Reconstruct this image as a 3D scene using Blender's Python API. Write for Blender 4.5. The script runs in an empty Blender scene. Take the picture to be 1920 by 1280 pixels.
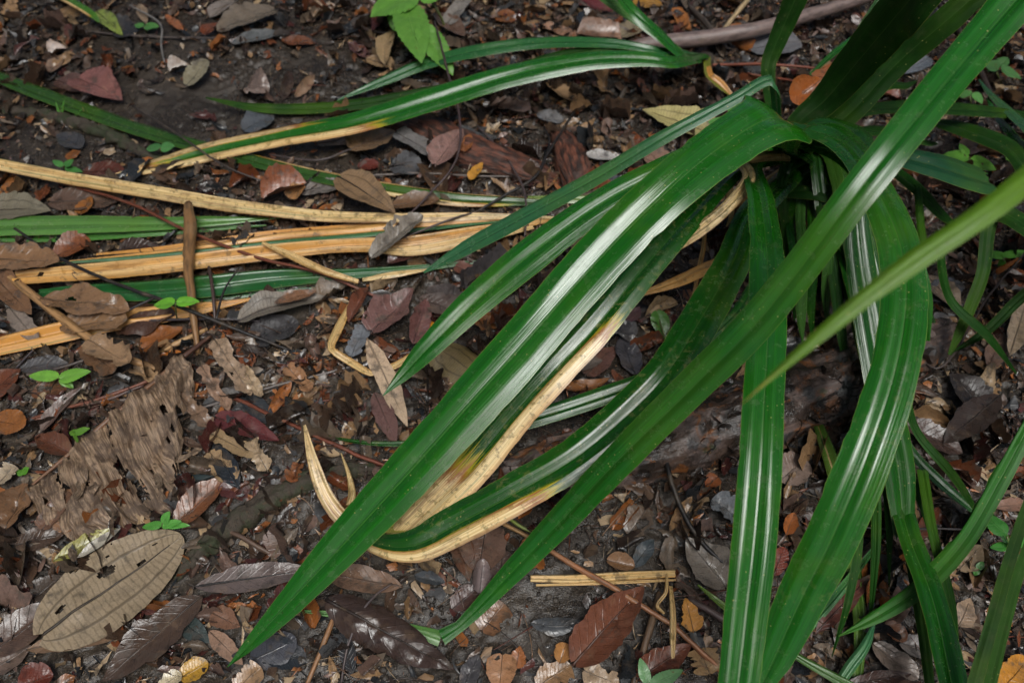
import bpy, math, random
import numpy as np
from mathutils import Vector

scene = bpy.context.scene
COL = scene.collection

# ------------------------------------------------------------------ camera, world, sun, exposure
CAM_H, PITCH, LENS = 1.2, math.radians(54.0), 28.0
cam_data = bpy.data.cameras.new('camera')
cam_data.lens, cam_data.sensor_width = LENS, 36.0
cam_data.clip_start, cam_data.clip_end = 0.02, 300.0
cam_data.dof.use_dof = True
cam_data.dof.focus_distance = 1.16
cam_data.dof.aperture_fstop = 4.0
cam = bpy.data.objects.new('camera', cam_data)
COL.objects.link(cam)
cam.location = (0, 0, CAM_H)
cam.rotation_euler = (math.radians(90) - PITCH, 0, 0)
scene.camera = cam

SUN_EL, SUN_AZ = math.radians(68.0), math.radians(160.0)      # azimuth measured from +Y towards +X
world = bpy.data.worlds.new('World')
scene.world = world
world.use_nodes = True
wt = world.node_tree
sky = wt.nodes.new('ShaderNodeTexSky')
sky.sky_type = 'NISHITA'
sky.sun_disc = False
sky.sun_elevation = SUN_EL
sky.sun_rotation = SUN_AZ
sky.air_density, sky.dust_density, sky.ozone_density = 1.0, 5.0, 1.0
wt.links.new(sky.outputs[0], wt.nodes['Background'].inputs[0])
wt.nodes['Background'].inputs[1].default_value = 0.15

sun_data = bpy.data.lights.new('sun', 'SUN')
sun_data.energy = 1.35
sun_data.angle = math.radians(26)
sun_data.color = (0.88, 0.97, 1.0)
sun = bpy.data.objects.new('sun', sun_data)
COL.objects.link(sun)
sd = Vector((math.sin(SUN_AZ) * math.cos(SUN_EL), math.cos(SUN_AZ) * math.cos(SUN_EL), math.sin(SUN_EL)))
sun.rotation_euler = sd.to_track_quat('Z', 'Y').to_euler()
sun.location = sd * 6

scene.view_settings.view_transform = 'Standard'
scene.view_settings.look = 'None'
scene.view_settings.gamma = 1.0
scene.view_settings.use_curve_mapping = False
scene.view_settings.exposure = 0.46
scene.render.engine = 'CYCLES'
scene.cycles.max_bounces = 6

# ------------------------------------------------------------------ numbers: noise, ground height, picture point -> place
FPX = 1920 * LENS / 36.0
FWD = np.array([0, math.cos(PITCH), -math.sin(PITCH)])
UPV = np.array([0, math.sin(PITCH), math.cos(PITCH)])
RGT = np.array([1.0, 0, 0])
EYE = np.array([0, 0, CAM_H])


def hash2(i, j, s=0):
    i = i.astype(np.int64); j = j.astype(np.int64)
    h = (i * 374761393 + j * 668265263 + s * 974634777) & 0x7fffffff
    h = ((h ^ (h >> 13)) * 1274126177) & 0x7fffffff
    h = ((h ^ (h >> 16)) * 1103515245) & 0x7fffffff
    return (h & 0xffffff) / float(0xffffff)


def vnoise(x, y, s=0):
    x = np.asarray(x, float); y = np.asarray(y, float)
    i, j = np.floor(x), np.floor(y)
    fx, fy = x - i, y - j
    fx = fx * fx * (3 - 2 * fx); fy = fy * fy * (3 - 2 * fy)
    a, b = hash2(i, j, s), hash2(i + 1, j, s)
    c, d = hash2(i, j + 1, s), hash2(i + 1, j + 1, s)
    return (a + (b - a) * fx) * (1 - fy) + (c + (d - c) * fx) * fy


def fbm(x, y, oct=4, s=0):
    t, a, n = 0.0, 1.0, 0.0
    for k in range(oct):
        t = t + a * (vnoise(x * 2 ** k, y * 2 ** k, s + 17 * k) - 0.5)
        n += a
        a *= 0.5
    return t / n


def worley(x, y, s=0):
    i, j = np.floor(x), np.floor(y)
    best = np.full(np.shape(x), 9.0)
    for di in (-1, 0, 1):
        for dj in (-1, 0, 1):
            px = i + di + hash2(i + di, j + dj, s)
            py = j + dj + hash2(i + di, j + dj, s + 5)
            best = np.minimum(best, (px - x) ** 2 + (py - y) ** 2)
    return np.sqrt(best)


def H(x, y):
    x = np.asarray(x, float); y = np.asarray(y, float)
    return 0.060 * fbm(x * 2.2 + 3, y * 2.2 + 7, 3, 11) + 0.016 * fbm(x * 9, y * 9, 2, 23)


def clods(x, y):
    wx, wy = x + .006 * fbm(x * 60, y * 60, 2, 5), y + .006 * fbm(x * 60 + 9, y * 60, 2, 6)
    w = np.clip(1 - worley(wx * 40, wy * 40, 3) * 1.15, 0, 1)
    w2 = np.clip(1 - worley(wx * 85 + 9, wy * 85, 8) * 1.1, 0, 1)
    m = np.clip(fbm(x * 5 + 40, y * 5, 3, 31) * 2.4 + 0.6, 0.1, 1.1)
    return m * (0.013 * np.sqrt(w) + 0.006 * np.sqrt(w2)) - 0.010 * m + 0.010 * fbm(x * 24, y * 24, 3, 77) + 0.004 * fbm(x * 110, y * 110, 2, 78)


def ray(px, py):
    return FWD + RGT * ((px - 960) / FPX) + UPV * ((640 - py) / FPX)


def at(px, py, z):
    d = ray(px, py)
    return EYE + d * ((z - CAM_H) / d[2])


def gat(px, py, off=0.0):
    """the point of the ground (raised by off) seen at a point of the picture"""
    z = off
    for _ in range(5):
        p = at(px, py, z)
        z = float(H(p[0], p[1])) + off
    return at(px, py, z)


def ppm(p):
    """picture pixels per metre at a place"""
    return FPX / float(np.dot(np.asarray(p) - EYE, FWD))


def proj(p):
    r = np.asarray(p) - EYE
    d = np.dot(r, FWD)
    return np.array([960 + FPX * np.dot(r, RGT) / d, 640 - FPX * np.dot(r, UPV) / d])


# ------------------------------------------------------------------ objects
def tag(o, label=None, cat=None, group=None, kind=None):
    if label: o['label'] = label
    if cat: o['category'] = cat
    if group: o['group'] = group
    if kind: o['kind'] = kind
    return o


def empty(name, loc):
    o = bpy.data.objects.new(name, None)
    o.empty_display_size = 0.02
    o.location = loc
    COL.objects.link(o)
    return o


def make_mesh(name, verts, faces, mat, uv=None, attr=None, color=None, smooth=True):
    """verts (n,3); faces (m,k) array or list of lists; uv per vertex; attr = {name: float per vertex}; color (n,3) per vertex"""
    verts = np.asarray(verts, np.float32)
    me = bpy.data.meshes.new(name)
    me.vertices.add(len(verts))
    me.vertices.foreach_set('co', verts.ravel())
    if isinstance(faces, np.ndarray):
        k = faces.shape[1]
        idx = faces.astype(np.int32).ravel()
        start = np.arange(0, len(idx), k, dtype=np.int32)
        total = np.full(len(faces), k, np.int32)
    else:
        total = np.array([len(f) for f in faces], np.int32)
        idx = np.concatenate([np.asarray(f, np.int32) for f in faces])
        start = np.concatenate([[0], np.cumsum(total)[:-1]]).astype(np.int32)
    me.loops.add(len(idx))
    me.loops.foreach_set('vertex_index', idx)
    me.polygons.add(len(start))
    me.polygons.foreach_set('loop_start', start)
    me.polygons.foreach_set('loop_total', total)
    me.polygons.foreach_set('use_smooth', np.full(len(start), smooth))
    if uv is not None:
        l = me.uv_layers.new(name='UVMap')
        l.data.foreach_set('uv', np.asarray(uv, np.float32)[idx].ravel())
    for k_, v_ in (attr or {}).items():
        a = me.attributes.new(k_, 'FLOAT', 'POINT')
        a.data.foreach_set('value', np.asarray(v_, np.float32))
    if color is not None:
        a = me.attributes.new('tint', 'FLOAT_COLOR', 'POINT')
        c = np.ones((len(verts), 4), np.float32)
        c[:, :3] = color
        a.data.foreach_set('color', c.ravel())
    me.materials.append(mat)
    me.update(calc_edges=True)
    return me


def link(name, me, parent=None, loc=(0, 0, 0), color=None):
    o = bpy.data.objects.new(name, me)
    COL.objects.link(o)
    o.location = loc
    if color is not None:
        o.color = (*color, 1)
    if parent is not None:
        o.parent = parent
    return o


def grid_faces(nr, nc, wrap=False):
    r = np.arange(nr - 1)[:, None]
    c = np.arange(nc if wrap else nc - 1)[None, :]
    c2 = (c + 1) % nc
    return np.stack([r * nc + c, r * nc + c2, (r + 1) * nc + c2, (r + 1) * nc + c], -1).reshape(-1, 4)


def catmull(P, n):
    """smooth curve through the rows of P (any number of columns), n samples spaced by picture-free chord length"""
    P = np.asarray(P, float)
    if len(P) == 2:
        t = np.linspace(0, 1, n)[:, None]
        return P[0] * (1 - t) + P[1] * t
    d = np.maximum(np.linalg.norm(np.diff(P[:, :3], axis=0), axis=1), 1e-5)
    T = np.concatenate([[0], np.cumsum(np.sqrt(d) * np.sqrt(d))])
    Q = np.vstack([2 * P[0] - P[1], P, 2 * P[-1] - P[-2]])
    TT = np.concatenate([[T[0] - d[0]], T, [T[-1] + d[-1]]])
    out = []
    for s in np.linspace(0, T[-1], n):
        k = min(max(int(np.searchsorted(T, s, side='right')) - 1, 0), len(P) - 2)
        p0, p1, p2, p3 = Q[k:k + 4]
        t0, t1, t2, t3 = TT[k:k + 4]
        m1 = (p2 - p0) / (t2 - t0) * (t2 - t1)
        m2 = (p3 - p1) / (t3 - t1) * (t2 - t1)
        u = (s - t1) / (t2 - t1)
        out.append((2 * u ** 3 - 3 * u ** 2 + 1) * p1 + (u ** 3 - 2 * u ** 2 + u) * m1 + (-2 * u ** 3 + 3 * u ** 2) * p2 + (u ** 3 - u ** 2) * m2)
    return np.array(out)


def unit(v):
    return v / np.maximum(np.linalg.norm(v, axis=-1, keepdims=True), 1e-9)


def tube_arrays(P, R, seg=8, rough=0.0, seed=0, flat=1.0, freq=60):
    P = np.asarray(P, float); R = np.asarray(R, float)
    T = unit(np.gradient(P, axis=0))
    ref = np.where(np.abs(T[:, 2:3]) > 0.9, np.array([[0, 1.0, 0]]), np.array([[0, 0, 1.0]]))
    S = unit(np.cross(T, ref)); N = np.cross(S, T)
    a = np.linspace(0, 2 * np.pi, seg, endpoint=False)
    ln = np.concatenate([[0], np.cumsum(np.linalg.norm(np.diff(P, axis=0), axis=1))])
    k = 1 + rough * 2 * fbm(ln[:, None] * freq + seed * 3.1 + 0 * a[None], np.cos(a)[None] * 2 + np.sin(a)[None] * 1.3 + 0 * ln[:, None] + seed, 3, seed)
    V = P[:, None] + (S[:, None] * np.cos(a)[None, :, None] + N[:, None] * np.sin(a)[None, :, None] * flat) * (R[:, None] * k)[..., None]
    n = len(P)
    F = [list(f) for f in grid_faces(n, seg, True)]
    F.append(list(range(seg))[::-1]); F.append(list(range((n - 1) * seg, n * seg)))
    uv = np.stack(np.broadcast_arrays(np.tile(a / (2 * np.pi), (n, 1)), ln[:, None]), -1).reshape(-1, 2)
    return V.reshape(-1, 3), F, uv


# ------------------------------------------------------------------ materials
class NT:
    def __init__(self, name):
        self.m = bpy.data.materials.new(name)
        self.m.use_nodes = True
        self.t = self.m.node_tree
        self.p = self.t.nodes['Principled BSDF']
        self.out = self.t.nodes['Material Output']

    def put(self, sock, v):
        if isinstance(v, bpy.types.NodeSocket): self.t.links.new(v, sock)
        elif v is not None:
            if sock.type == 'RGBA' and not hasattr(v, '__len__'): v = (v, v, v, 1)
            elif sock.type == 'RGBA' and len(v) == 3: v = (*v, 1)
            sock.default_value = v

    def node(self, typ, out=0, ins=None, **props):
        n = self.t.nodes.new('ShaderNode' + typ)
        for k, v in props.items(): setattr(n, k, v)
        for k, v in (ins or {}).items(): self.put(n.inputs[k], v)
        return n.outputs[out]

    def math(self, op, a, b=None, c=None, clamp=False):
        n = self.t.nodes.new('ShaderNodeMath'); n.operation = op; n.use_clamp = clamp
        for i, v in enumerate((a, b, c)):
            if v is not None: self.put(n.inputs[i], v)
        return n.outputs[0]

    def ramp(self, x, lo, hi, a=0.0, b=1.0):
        return self.node('MapRange', 0, {0: x, 1: lo, 2: hi, 3: a, 4: b}, interpolation_type='SMOOTHSTEP')

    def mix(self, f, a, b, blend='MIX'):
        n = self.t.nodes.new('ShaderNodeMix'); n.data_type = 'RGBA'; n.blend_type = blend
        self.put(n.inputs[0], f); self.put(n.inputs[6], a); self.put(n.inputs[7], b)
        return n.outputs[2]

    def noise(self, vec, scale, detail=3.0, rough=0.55, out=0, dist=0.0):
        return self.node('TexNoise', out, {'Vector': vec, 'Scale': scale, 'Detail': detail, 'Roughness': rough, 'Distortion': dist})

    def uv(self):
        n = self.t.nodes.new('ShaderNodeUVMap'); s = self.t.nodes.new('ShaderNodeSeparateXYZ')
        self.t.links.new(n.outputs[0], s.inputs[0])
        return s.outputs[0], s.outputs[1]

    def vec(self, x, y, z=0.0):
        return self.node('CombineXYZ', 0, {0: x, 1: y, 2: z})

    def bump(self, h, strength, dist, normal=None):
        return self.node('Bump', 0, {'Strength': strength, 'Distance': dist, 'Height': h, 'Normal': normal})

    def set(self, **kw):
        for k, v in kw.items(): self.put(self.p.inputs[k.replace('_', ' ')], v)
        return self.m


def object_coords(n):
    """object space shifted per object so that alike pieces differ"""
    r = n.node('ObjectInfo', 5)
    v = n.node('TexCoord', 3)
    return n.node('VectorMath', 0, {0: v, 1: n.vec(n.math('MULTIPLY', r, 31.0), n.math('MULTIPLY', r, 17.0), r)}, operation='ADD'), r


def mat_soil():
    n = NT('soil'); c = n.node('TexCoord', 3)
    a = n.noise(c, 5, 5, .6); b = n.noise(c, 60, 6, .7); d = n.noise(c, 420, 3, .6)
    col = n.mix(n.ramp(a, .35, .65), (.017, .013, .010), (.058, .046, .035))
    col = n.mix(n.ramp(b, .38, .68), n.mix(.55, col, (.012, .009, .007)), col)
    col = n.mix(n.ramp(d, .5, .8), col, (.15, .12, .09))
    h = n.math('ADD', n.math('MULTIPLY', b, .7), n.math('MULTIPLY', d, .3))
    return n.set(Base_Color=col, Roughness=n.ramp(n.noise(c, 9, 4), .42, .62, .10, .50), Normal=n.bump(h, .8, .004))


def mat_crumb():
    n = NT('soil_crumb'); c = n.node('TexCoord', 3)
    t = n.node('Attribute', 0, attribute_name='tint')
    col = n.mix(n.ramp(n.noise(c, 300, 3), .3, .7), n.mix(.6, t, (.012, .009, .007)), t)
    return n.set(Base_Color=col, Roughness=.6, Normal=n.bump(n.noise(c, 700, 2), .6, .001))


def mat_leaf(name, ladder=False, tinted=False, gloss=(.09, .42)):
    n = NT(name)
    u, v = n.uv()
    if tinted:
        base = n.node('Attribute', 0, attribute_name='tint'); c = n.node('TexCoord', 3)
    else:
        base = n.node('ObjectInfo', 1); c, r = object_coords(n)
    au = n.math('ABSOLUTE', n.math('MULTIPLY_ADD', u, 2.0, -1.0))
    blot = n.noise(c, 45, 4, .6); fine = n.noise(c, 260, 4, .65)
    dark = n.mix(.72, base, (.008, .006, .005))
    lite = n.mix(.35, base, (.30, .20, .12))
    col = n.mix(n.ramp(blot, .52, .74), base, dark)
    col = n.mix(n.math('MULTIPLY', n.ramp(n.noise(c, 28, 3), .55, .75), .6), col, lite)
    col = n.mix(n.math('MULTIPLY', n.ramp(fine, .45, .75), .45), col, dark)
    mid = n.ramp(au, .0, .05, 1, 0)
    if ladder:
        lon = n.ramp(n.math('ABSOLUTE', n.math('SUBTRACT', au, .54)), .015, .06, 1, 0)
        wob = n.math('MULTIPLY', n.noise(c, 60, 2), .9)
        fr = n.math('FRACT', n.math('ADD', n.math('MULTIPLY_ADD', v, 26.0, n.math('MULTIPLY', au, -1.6)), wob))
        tr = n.math('MULTIPLY', n.ramp(n.math('ABSOLUTE', n.math('SUBTRACT', fr, .5)), .0, .22, 1, 0), .55)
        vein = n.math('MAXIMUM', n.math('MAXIMUM', mid, lon), tr)
        col = n.mix(n.math('MULTIPLY', vein, .8), col, n.mix(.75, base, (.025, .016, .008)))
    else:
        fr = n.math('FRACT', n.math('MULTIPLY_ADD', v, 9.0, n.math('MULTIPLY', au, -1.9)))
        tr = n.math('MULTIPLY', n.ramp(n.math('ABSOLUTE', n.math('SUBTRACT', fr, .5)), .0, .10, 1, 0), .7)
        vein = n.math('MAXIMUM', mid, tr)
        col = n.mix(n.math('MULTIPLY', vein, .35), col, n.mix(.5, base, (.02, .013, .008)))
    h = n.math('ADD', n.math('MULTIPLY', vein, -.6), n.math('ADD', n.math('MULTIPLY', n.noise(c, 90, 4, .65), 1.3), n.math('MULTIPLY', fine, .5)))
    dirt = n.math('MULTIPLY', n.ramp(n.noise(c, 34, 5, .7), .54, .66), .3 if ladder else .75)
    col = n.mix(dirt, col, n.mix(fine, (.030, .024, .018), (.080, .064, .050)))
    rough = n.math('ADD', n.ramp(n.noise(c, 30, 3), .35, .65, gloss[0], gloss[1]), n.math('MULTIPLY', dirt, .25))
    return n.set(Base_Color=col, Roughness=rough, Normal=n.bump(h, .55, .0012))


def mat_blade():
    """strap leaf: object colour = green, attribute dry = withered straw zones"""
    n = NT('strap_leaf')
    u, v = n.uv(); c, r = object_coords(n)
    green = n.node('ObjectInfo', 1)
    dry0 = n.node('Attribute', 2, attribute_name='dry')
    fib = n.noise(n.vec(n.math('MULTIPLY', u, 26.0), n.math('MULTIPLY', v, 5.0), r), 1.0, 4, .6)
    fib2 = n.noise(n.vec(n.math('MULTIPLY', u, 40.0), n.math('MULTIPLY', v, 1.2), r), 1.0, 2, .5)
    stain = n.noise(n.vec(n.math('MULTIPLY', u, 5.0), n.math('MULTIPLY', v, 9.0), n.math('MULTIPLY', r, 40.0)), 1.0, 5, .65)
    blot = n.noise(c, 22, 4, .6)
    dry = n.math('ADD', dry0, n.math('MULTIPLY', n.math('SUBTRACT', n.math('ADD', n.math('MULTIPLY', fib, .75), n.math('MULTIPLY', stain, .5)), .62), 1.0))
    au = n.math('ABSOLUTE', n.math('MULTIPLY_ADD', u, 2.0, -1.0))
    g = n.mix(n.ramp(fib2, .35, .7), n.mix(.42, green, (.004, .018, .002)), green)
    g = n.mix(n.math('MULTIPLY', n.ramp(blot, .45, .75), .35), g, n.mix(.5, green, (.05, .16, .02)))
    g = n.mix(n.math('MULTIPLY', n.ramp(au, .0, .035, 1, 0), .5), g, n.mix(.4, green, (.16, .26, .08)))
    g = n.mix(n.math('MULTIPLY', n.ramp(au, .965, .99), .45), g, (.20, .24, .05))
    vo = n.node('TexVoronoi', 0, {'Vector': c, 'Scale': 105.0, 'Randomness': 1.0})
    spot = n.math('MULTIPLY', n.ramp(vo, .07, .13, 1, 0), n.ramp(n.noise(c, 14, 2), .47, .6))
    g = n.mix(n.math('MULTIPLY', spot, .8), g, (.30, .30, .09))
    fleck = n.math('MULTIPLY', n.ramp(n.node('TexVoronoi', 0, {'Vector': c, 'Scale': 160.0, 'Randomness': 1.0}), .08, .16, 1, 0), n.ramp(n.noise(c, 9, 3), .5, .62))
    g = n.mix(n.math('MULTIPLY', fleck, .85), g, (.05, .035, .018))
    g = n.mix(n.math('MULTIPLY', n.ramp(n.noise(c, 6, 3), .5, .72), .5), g, n.mix(.45, g, (.10, .20, .004)))
    mott = n.math('MULTIPLY', n.node('Attribute', 2, attribute_name='mottle'), n.ramp(n.noise(c, 95, 4, .6), .53, .64))
    g = n.mix(n.math('MULTIPLY', n.math('MULTIPLY', mott, n.ramp(n.noise(c, 11, 3), .42, .62)), .6), g, (.17, .18, .055))
    straw = n.mix(n.ramp(fib, .35, .68), (.58, .39, .15), (.82, .66, .35))
    straw = n.mix(n.math('MULTIPLY', n.ramp(n.noise(c, 70, 4, .7), .53, .64), .75), straw, (.17, .13, .035))
    straw = n.mix(n.math('MULTIPLY', n.ramp(au, .80, .98), .75), straw, (.24, .11, .03))
    straw = n.mix(n.node('Attribute', 2, attribute_name='rust'), straw, n.mix(n.ramp(fib, .35, .68), (.46, .17, .02), (.70, .36, .08)))
    streak = n.noise(n.vec(n.math('MULTIPLY', u, 3.2), n.math('MULTIPLY', v, 1.6), n.math('MULTIPLY', r, 70.0)), 1.0, 3, .6)
    straw = n.mix(n.math('MULTIPLY', n.ramp(streak, .46, .58), n.math('MULTIPLY_ADD', n.node('Attribute', 2, attribute_name='rust'), 1.1, .25, clamp=True)), straw, n.mix(fib2, (.48, .19, .03), (.70, .37, .08)))
    straw = n.mix(n.math('MULTIPLY', n.ramp(stain, .52, .64), .6), straw, (.19, .085, .025))
    straw = n.mix(n.math('MULTIPLY', n.ramp(n.noise(n.vec(n.math('MULTIPLY', u, 9.0), n.math('MULTIPLY', v, 2.2), n.math('MULTIPLY', r, 25.0)), 1.0, 3), .60, .68), .6), straw, (.10, .16, .03))
    straw = n.mix(n.math('MULTIPLY', n.ramp(n.noise(c, 40, 4, .7), .58, .68), .7), straw, (.10, .065, .03))
    straw = n.mix(n.math('MULTIPLY', n.ramp(fib2, .56, .66), .5), straw, (.22, .12, .05))
    edge = n.mix(n.ramp(dry, .42, .54), (.42, .34, .02), (.26, .075, .012))
    col = n.mix(n.ramp(dry, .30, .48), g, edge)
    col = n.mix(n.ramp(dry, .50, .68), col, straw)
    h = n.math('ADD', n.math('MULTIPLY', fib2, .6), n.math('MULTIPLY', fib, .7))
    nrm = n.bump(h, .5, .0014)
    matte = n.node('Attribute', 2, attribute_name='matte')
    dust = n.ramp(n.noise(c, 55, 4, .7), .5, .7)
    col = n.mix(n.math('MULTIPLY', dust, .12), col, (.12, .11, .06))
    n.set(Base_Color=col, Roughness=n.math('ADD', n.math('ADD', n.ramp(dry, .4, .6, .225, .36), n.math('MULTIPLY', dust, .10)), n.math('MULTIPLY', matte, .3)), Normal=nrm, IOR=1.55, Specular_IOR_Level=n.math('MULTIPLY_ADD', matte, -.38, .5), Coat_Weight=n.math('MULTIPLY_ADD', matte, -.25, .25), Coat_Roughness=.15)
    tr = n.node('BsdfTranslucent', 0, {'Color': n.mix(.5, col, (.05, .14, .01), 'ADD'), 'Normal': nrm})
    mx = n.t.nodes.new('ShaderNodeMixShader')
    mx.inputs[0].default_value = .10
    n.t.links.new(n.p.outputs[0], mx.inputs[1]); n.t.links.new(tr, mx.inputs[2])
    n.t.links.new(mx.outputs[0], n.out.inputs[0])
    return n.m


def mat_seedling():
    n = NT('seedling_leaf'); u, v = n.uv(); c, r = object_coords(n)
    base = n.node('ObjectInfo', 1)
    au = n.math('ABSOLUTE', n.math('MULTIPLY_ADD', u, 2.0, -1.0))
    fr = n.math('FRACT', n.math('MULTIPLY_ADD', v, 8.0, n.math('MULTIPLY', au, -1.7)))
    tr = n.math('MULTIPLY', n.ramp(n.math('ABSOLUTE', n.math('SUBTRACT', fr, .5)), .0, .10, 1, 0), .6)
    vein = n.math('MAXIMUM', n.ramp(au, 0, .05, 1, 0), tr)
    col = n.mix(n.math('MULTIPLY', n.ramp(n.noise(c, 50, 3), .35, .7), .45), base, n.mix(.55, base, (.02, .09, .02)))
    col = n.mix(n.math('MULTIPLY', vein, .4), col, n.mix(.5, base, (.25, .42, .12)))
    spots = n.ramp(n.noise(c, 120, 3), .66, .72)
    col = n.mix(n.math('MULTIPLY', spots, .7), col, (.14, .07, .02))
    nrm = n.bump(n.math('MULTIPLY', vein, -1.0), .5, .001)
    n.set(Base_Color=col, Roughness=.33, Normal=nrm)
    trn = n.node('BsdfTranslucent', 0, {'Color': col})
    mx = n.t.nodes.new('ShaderNodeMixShader'); mx.inputs[0].default_value = .25
    n.t.links.new(n.p.outputs[0], mx.inputs[1]); n.t.links.new(trn, mx.inputs[2])
    n.t.links.new(mx.outputs[0], n.out.inputs[0])
    return n.m


def mat_twig():
    n = NT('twig_bark'); u, v = n.uv(); c, r = object_coords(n)
    base = n.node('ObjectInfo', 1)
    s = n.noise(n.vec(n.math('MULTIPLY', u, 9.0), n.math('MULTIPLY', v, 26.0), r), 1.0, 4, .6)
    b = n.noise(c, 35, 4)
    col = n.mix(n.ramp(s, .42, .68), base, n.mix(.65, base, (.010, .008, .006)))
    col = n.mix(n.math('MULTIPLY', n.ramp(b, .52, .7), .5), col, n.mix(.5, base, (.22, .16, .10)))
    return n.set(Base_Color=col, Roughness=.45, Normal=n.bump(n.math('ADD', s, n.noise(c, 400, 2)), .5, .001))


def mat_palm():
    n = NT('torn_palm_fibre'); u, v = n.uv(); c, r = object_coords(n)
    base = n.node('ObjectInfo', 1)
    f = n.noise(n.vec(n.math('MULTIPLY', u, 40.0), n.math('MULTIPLY', v, 40.0), n.math('MULTIPLY', r, 9.0)), 1.0, 5, .65)
    b = n.noise(c, 30, 5, .7)
    col = n.mix(n.ramp(f, .40, .62), n.mix(.6, base, (.02, .013, .009)), n.mix(.35, base, (.50, .38, .26)))
    col = n.mix(n.math('MULTIPLY', n.ramp(b, .47, .62), .8), col, (.07, .045, .03))
    return n.set(Base_Color=col, Roughness=n.ramp(b, .4, .6, .35, .65), Normal=n.bump(f, 1.0, .004))


def mat_log():
    n = NT('rotten_bark'); u, v = n.uv(); c = n.node('TexCoord', 3)
    a = n.noise(c, 16, 5, .6, dist=.6); b = n.noise(c, 75, 5, .65); w = n.noise(c, 34, 3, .6, out=1)
    grain = n.noise(n.vec(n.math('MULTIPLY', u, 30.0), n.math('MULTIPLY', v, 12.0), n.math('MULTIPLY', a, 2.0)), 1.0, 4, .6)
    col = n.mix(n.ramp(a, .38, .6), (.020, .014, .010), (.095, .062, .046))
    col = n.mix(n.math('MULTIPLY', n.ramp(n.noise(c, 21, 4), .47, .60), .75), col, (.20, .145, .125))
    col = n.mix(n.math('MULTIPLY', n.ramp(n.noise(c, 27, 4, .6, dist=1.0), .54, .62), .85), col, (.22, .08, .022))
    col = n.mix(n.math('MULTIPLY', n.ramp(n.noise(c, 18, 3), .56, .64), .75), col, (.050, .060, .064))
    col = n.mix(n.math('MULTIPLY', n.ramp(n.noise(c, 24, 4), .64, .71), .7), col, (.05, .075, .018))
    col = n.mix(n.ramp(grain, .42, .62), n.mix(.55, col, (.008, .006, .005)), col)
    vo = n.node('TexVoronoi', 0, {'Vector': n.node('VectorMath', 0, {0: c, 1: n.node('VectorMath', 0, {0: w, 1: (.03, .03, .03)}, operation='MULTIPLY')}, operation='ADD'), 'Scale': 15.0}, feature='DISTANCE_TO_EDGE')
    crack = n.math('MULTIPLY', n.ramp(vo, .0, .035, 1, 0), n.ramp(n.noise(c, 12, 2), .48, .62))
    col = n.mix(n.math('MULTIPLY', crack, .85), col, (.008, .006, .005))
    h = n.math('SUBTRACT', n.math('ADD', n.math('MULTIPLY', grain, .8), n.math('MULTIPLY', b, .8)), crack)
    return n.set(Base_Color=col, Roughness=n.ramp(n.noise(c, 25, 3), .4, .65, .2, .55), Normal=n.bump(h, .9, .004))


def mat_rot():
    n = NT('red_rotten_wood'); u, v = n.uv(); c = n.node('TexCoord', 3)
    g = n.noise(n.vec(n.math('MULTIPLY', u, 26.0), n.math('MULTIPLY', v, 22.0), 0.0), 1.0, 5, .65)
    col = n.mix(n.ramp(g, .40, .62), (.018, .008, .005), (.135, .045, .024))
    col = n.mix(n.math('MULTIPLY', n.ramp(n.noise(c, 40, 3), .5, .7), .5), col, (.07, .04, .03))
    return n.set(Base_Color=col, Roughness=.6, Normal=n.bump(g, 1.0, .006))


def mat_moss():
    n = NT('mossy_root_bark'); u, v = n.uv(); c = n.node('TexCoord', 3)
    a = n.noise(c, 30, 5, .65); f = n.noise(c, 300, 4, .7)
    col = n.mix(n.ramp(a, .42, .62), (.075, .054, .036), (.042, .056, .018))
    col = n.mix(n.ramp(f, .5, .72), n.mix(.5, col, (.010, .009, .006)), col)
    col = n.mix(n.math('MULTIPLY', n.ramp(n.noise(c, 90, 3), .62, .7), .6), col, (.10, .055, .03))
    return n.set(Base_Color=col, Roughness=.65, Normal=n.bump(n.math('ADD', a, f), .9, .003))


M_SOIL, M_CRUMB = mat_soil(), mat_crumb()
M_DEAD, M_LADDER = mat_leaf('dead_leaf'), mat_leaf('ribbed_dead_leaf', ladder=True, gloss=(.35, .65))
M_BITS = mat_leaf('leaf_bits', tinted=True)
M_BLADE, M_SEED, M_TWIG = mat_blade(), mat_seedling(), mat_twig()
M_PALM = mat_palm()
M_LOG, M_ROT, M_MOSS = mat_log(), mat_rot(), mat_moss()

# ------------------------------------------------------------------ the ground: one sheet, dense where it is seen, on to the horizon
def axis(lo, hi, step, far):
    core = np.arange(lo, hi + step / 2, step)
    out, d, p = [], step, hi
    while p < far:
        d *= 1.22; p += d; out.append(p)
    left, d, p = [], step, lo
    while p > -far:
        d *= 1.22; p -= d; left.append(p)
    return np.concatenate([left[::-1], core, out])


gx, gy = axis(-1.55, 1.55, .0042, 60), axis(.18, 2.2, .0042, 60)
GX, GY = np.meshgrid(gx, gy)
GZ = H(GX, GY) + clods(GX, GY)
link('ground', make_mesh('ground', np.stack([GX, GY, GZ], -1).reshape(-1, 3), grid_faces(len(gy), len(gx)), M_SOIL))
tag(bpy.data.objects['ground'], 'dark crumbly wet forest soil under the litter', kind='structure')


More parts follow.
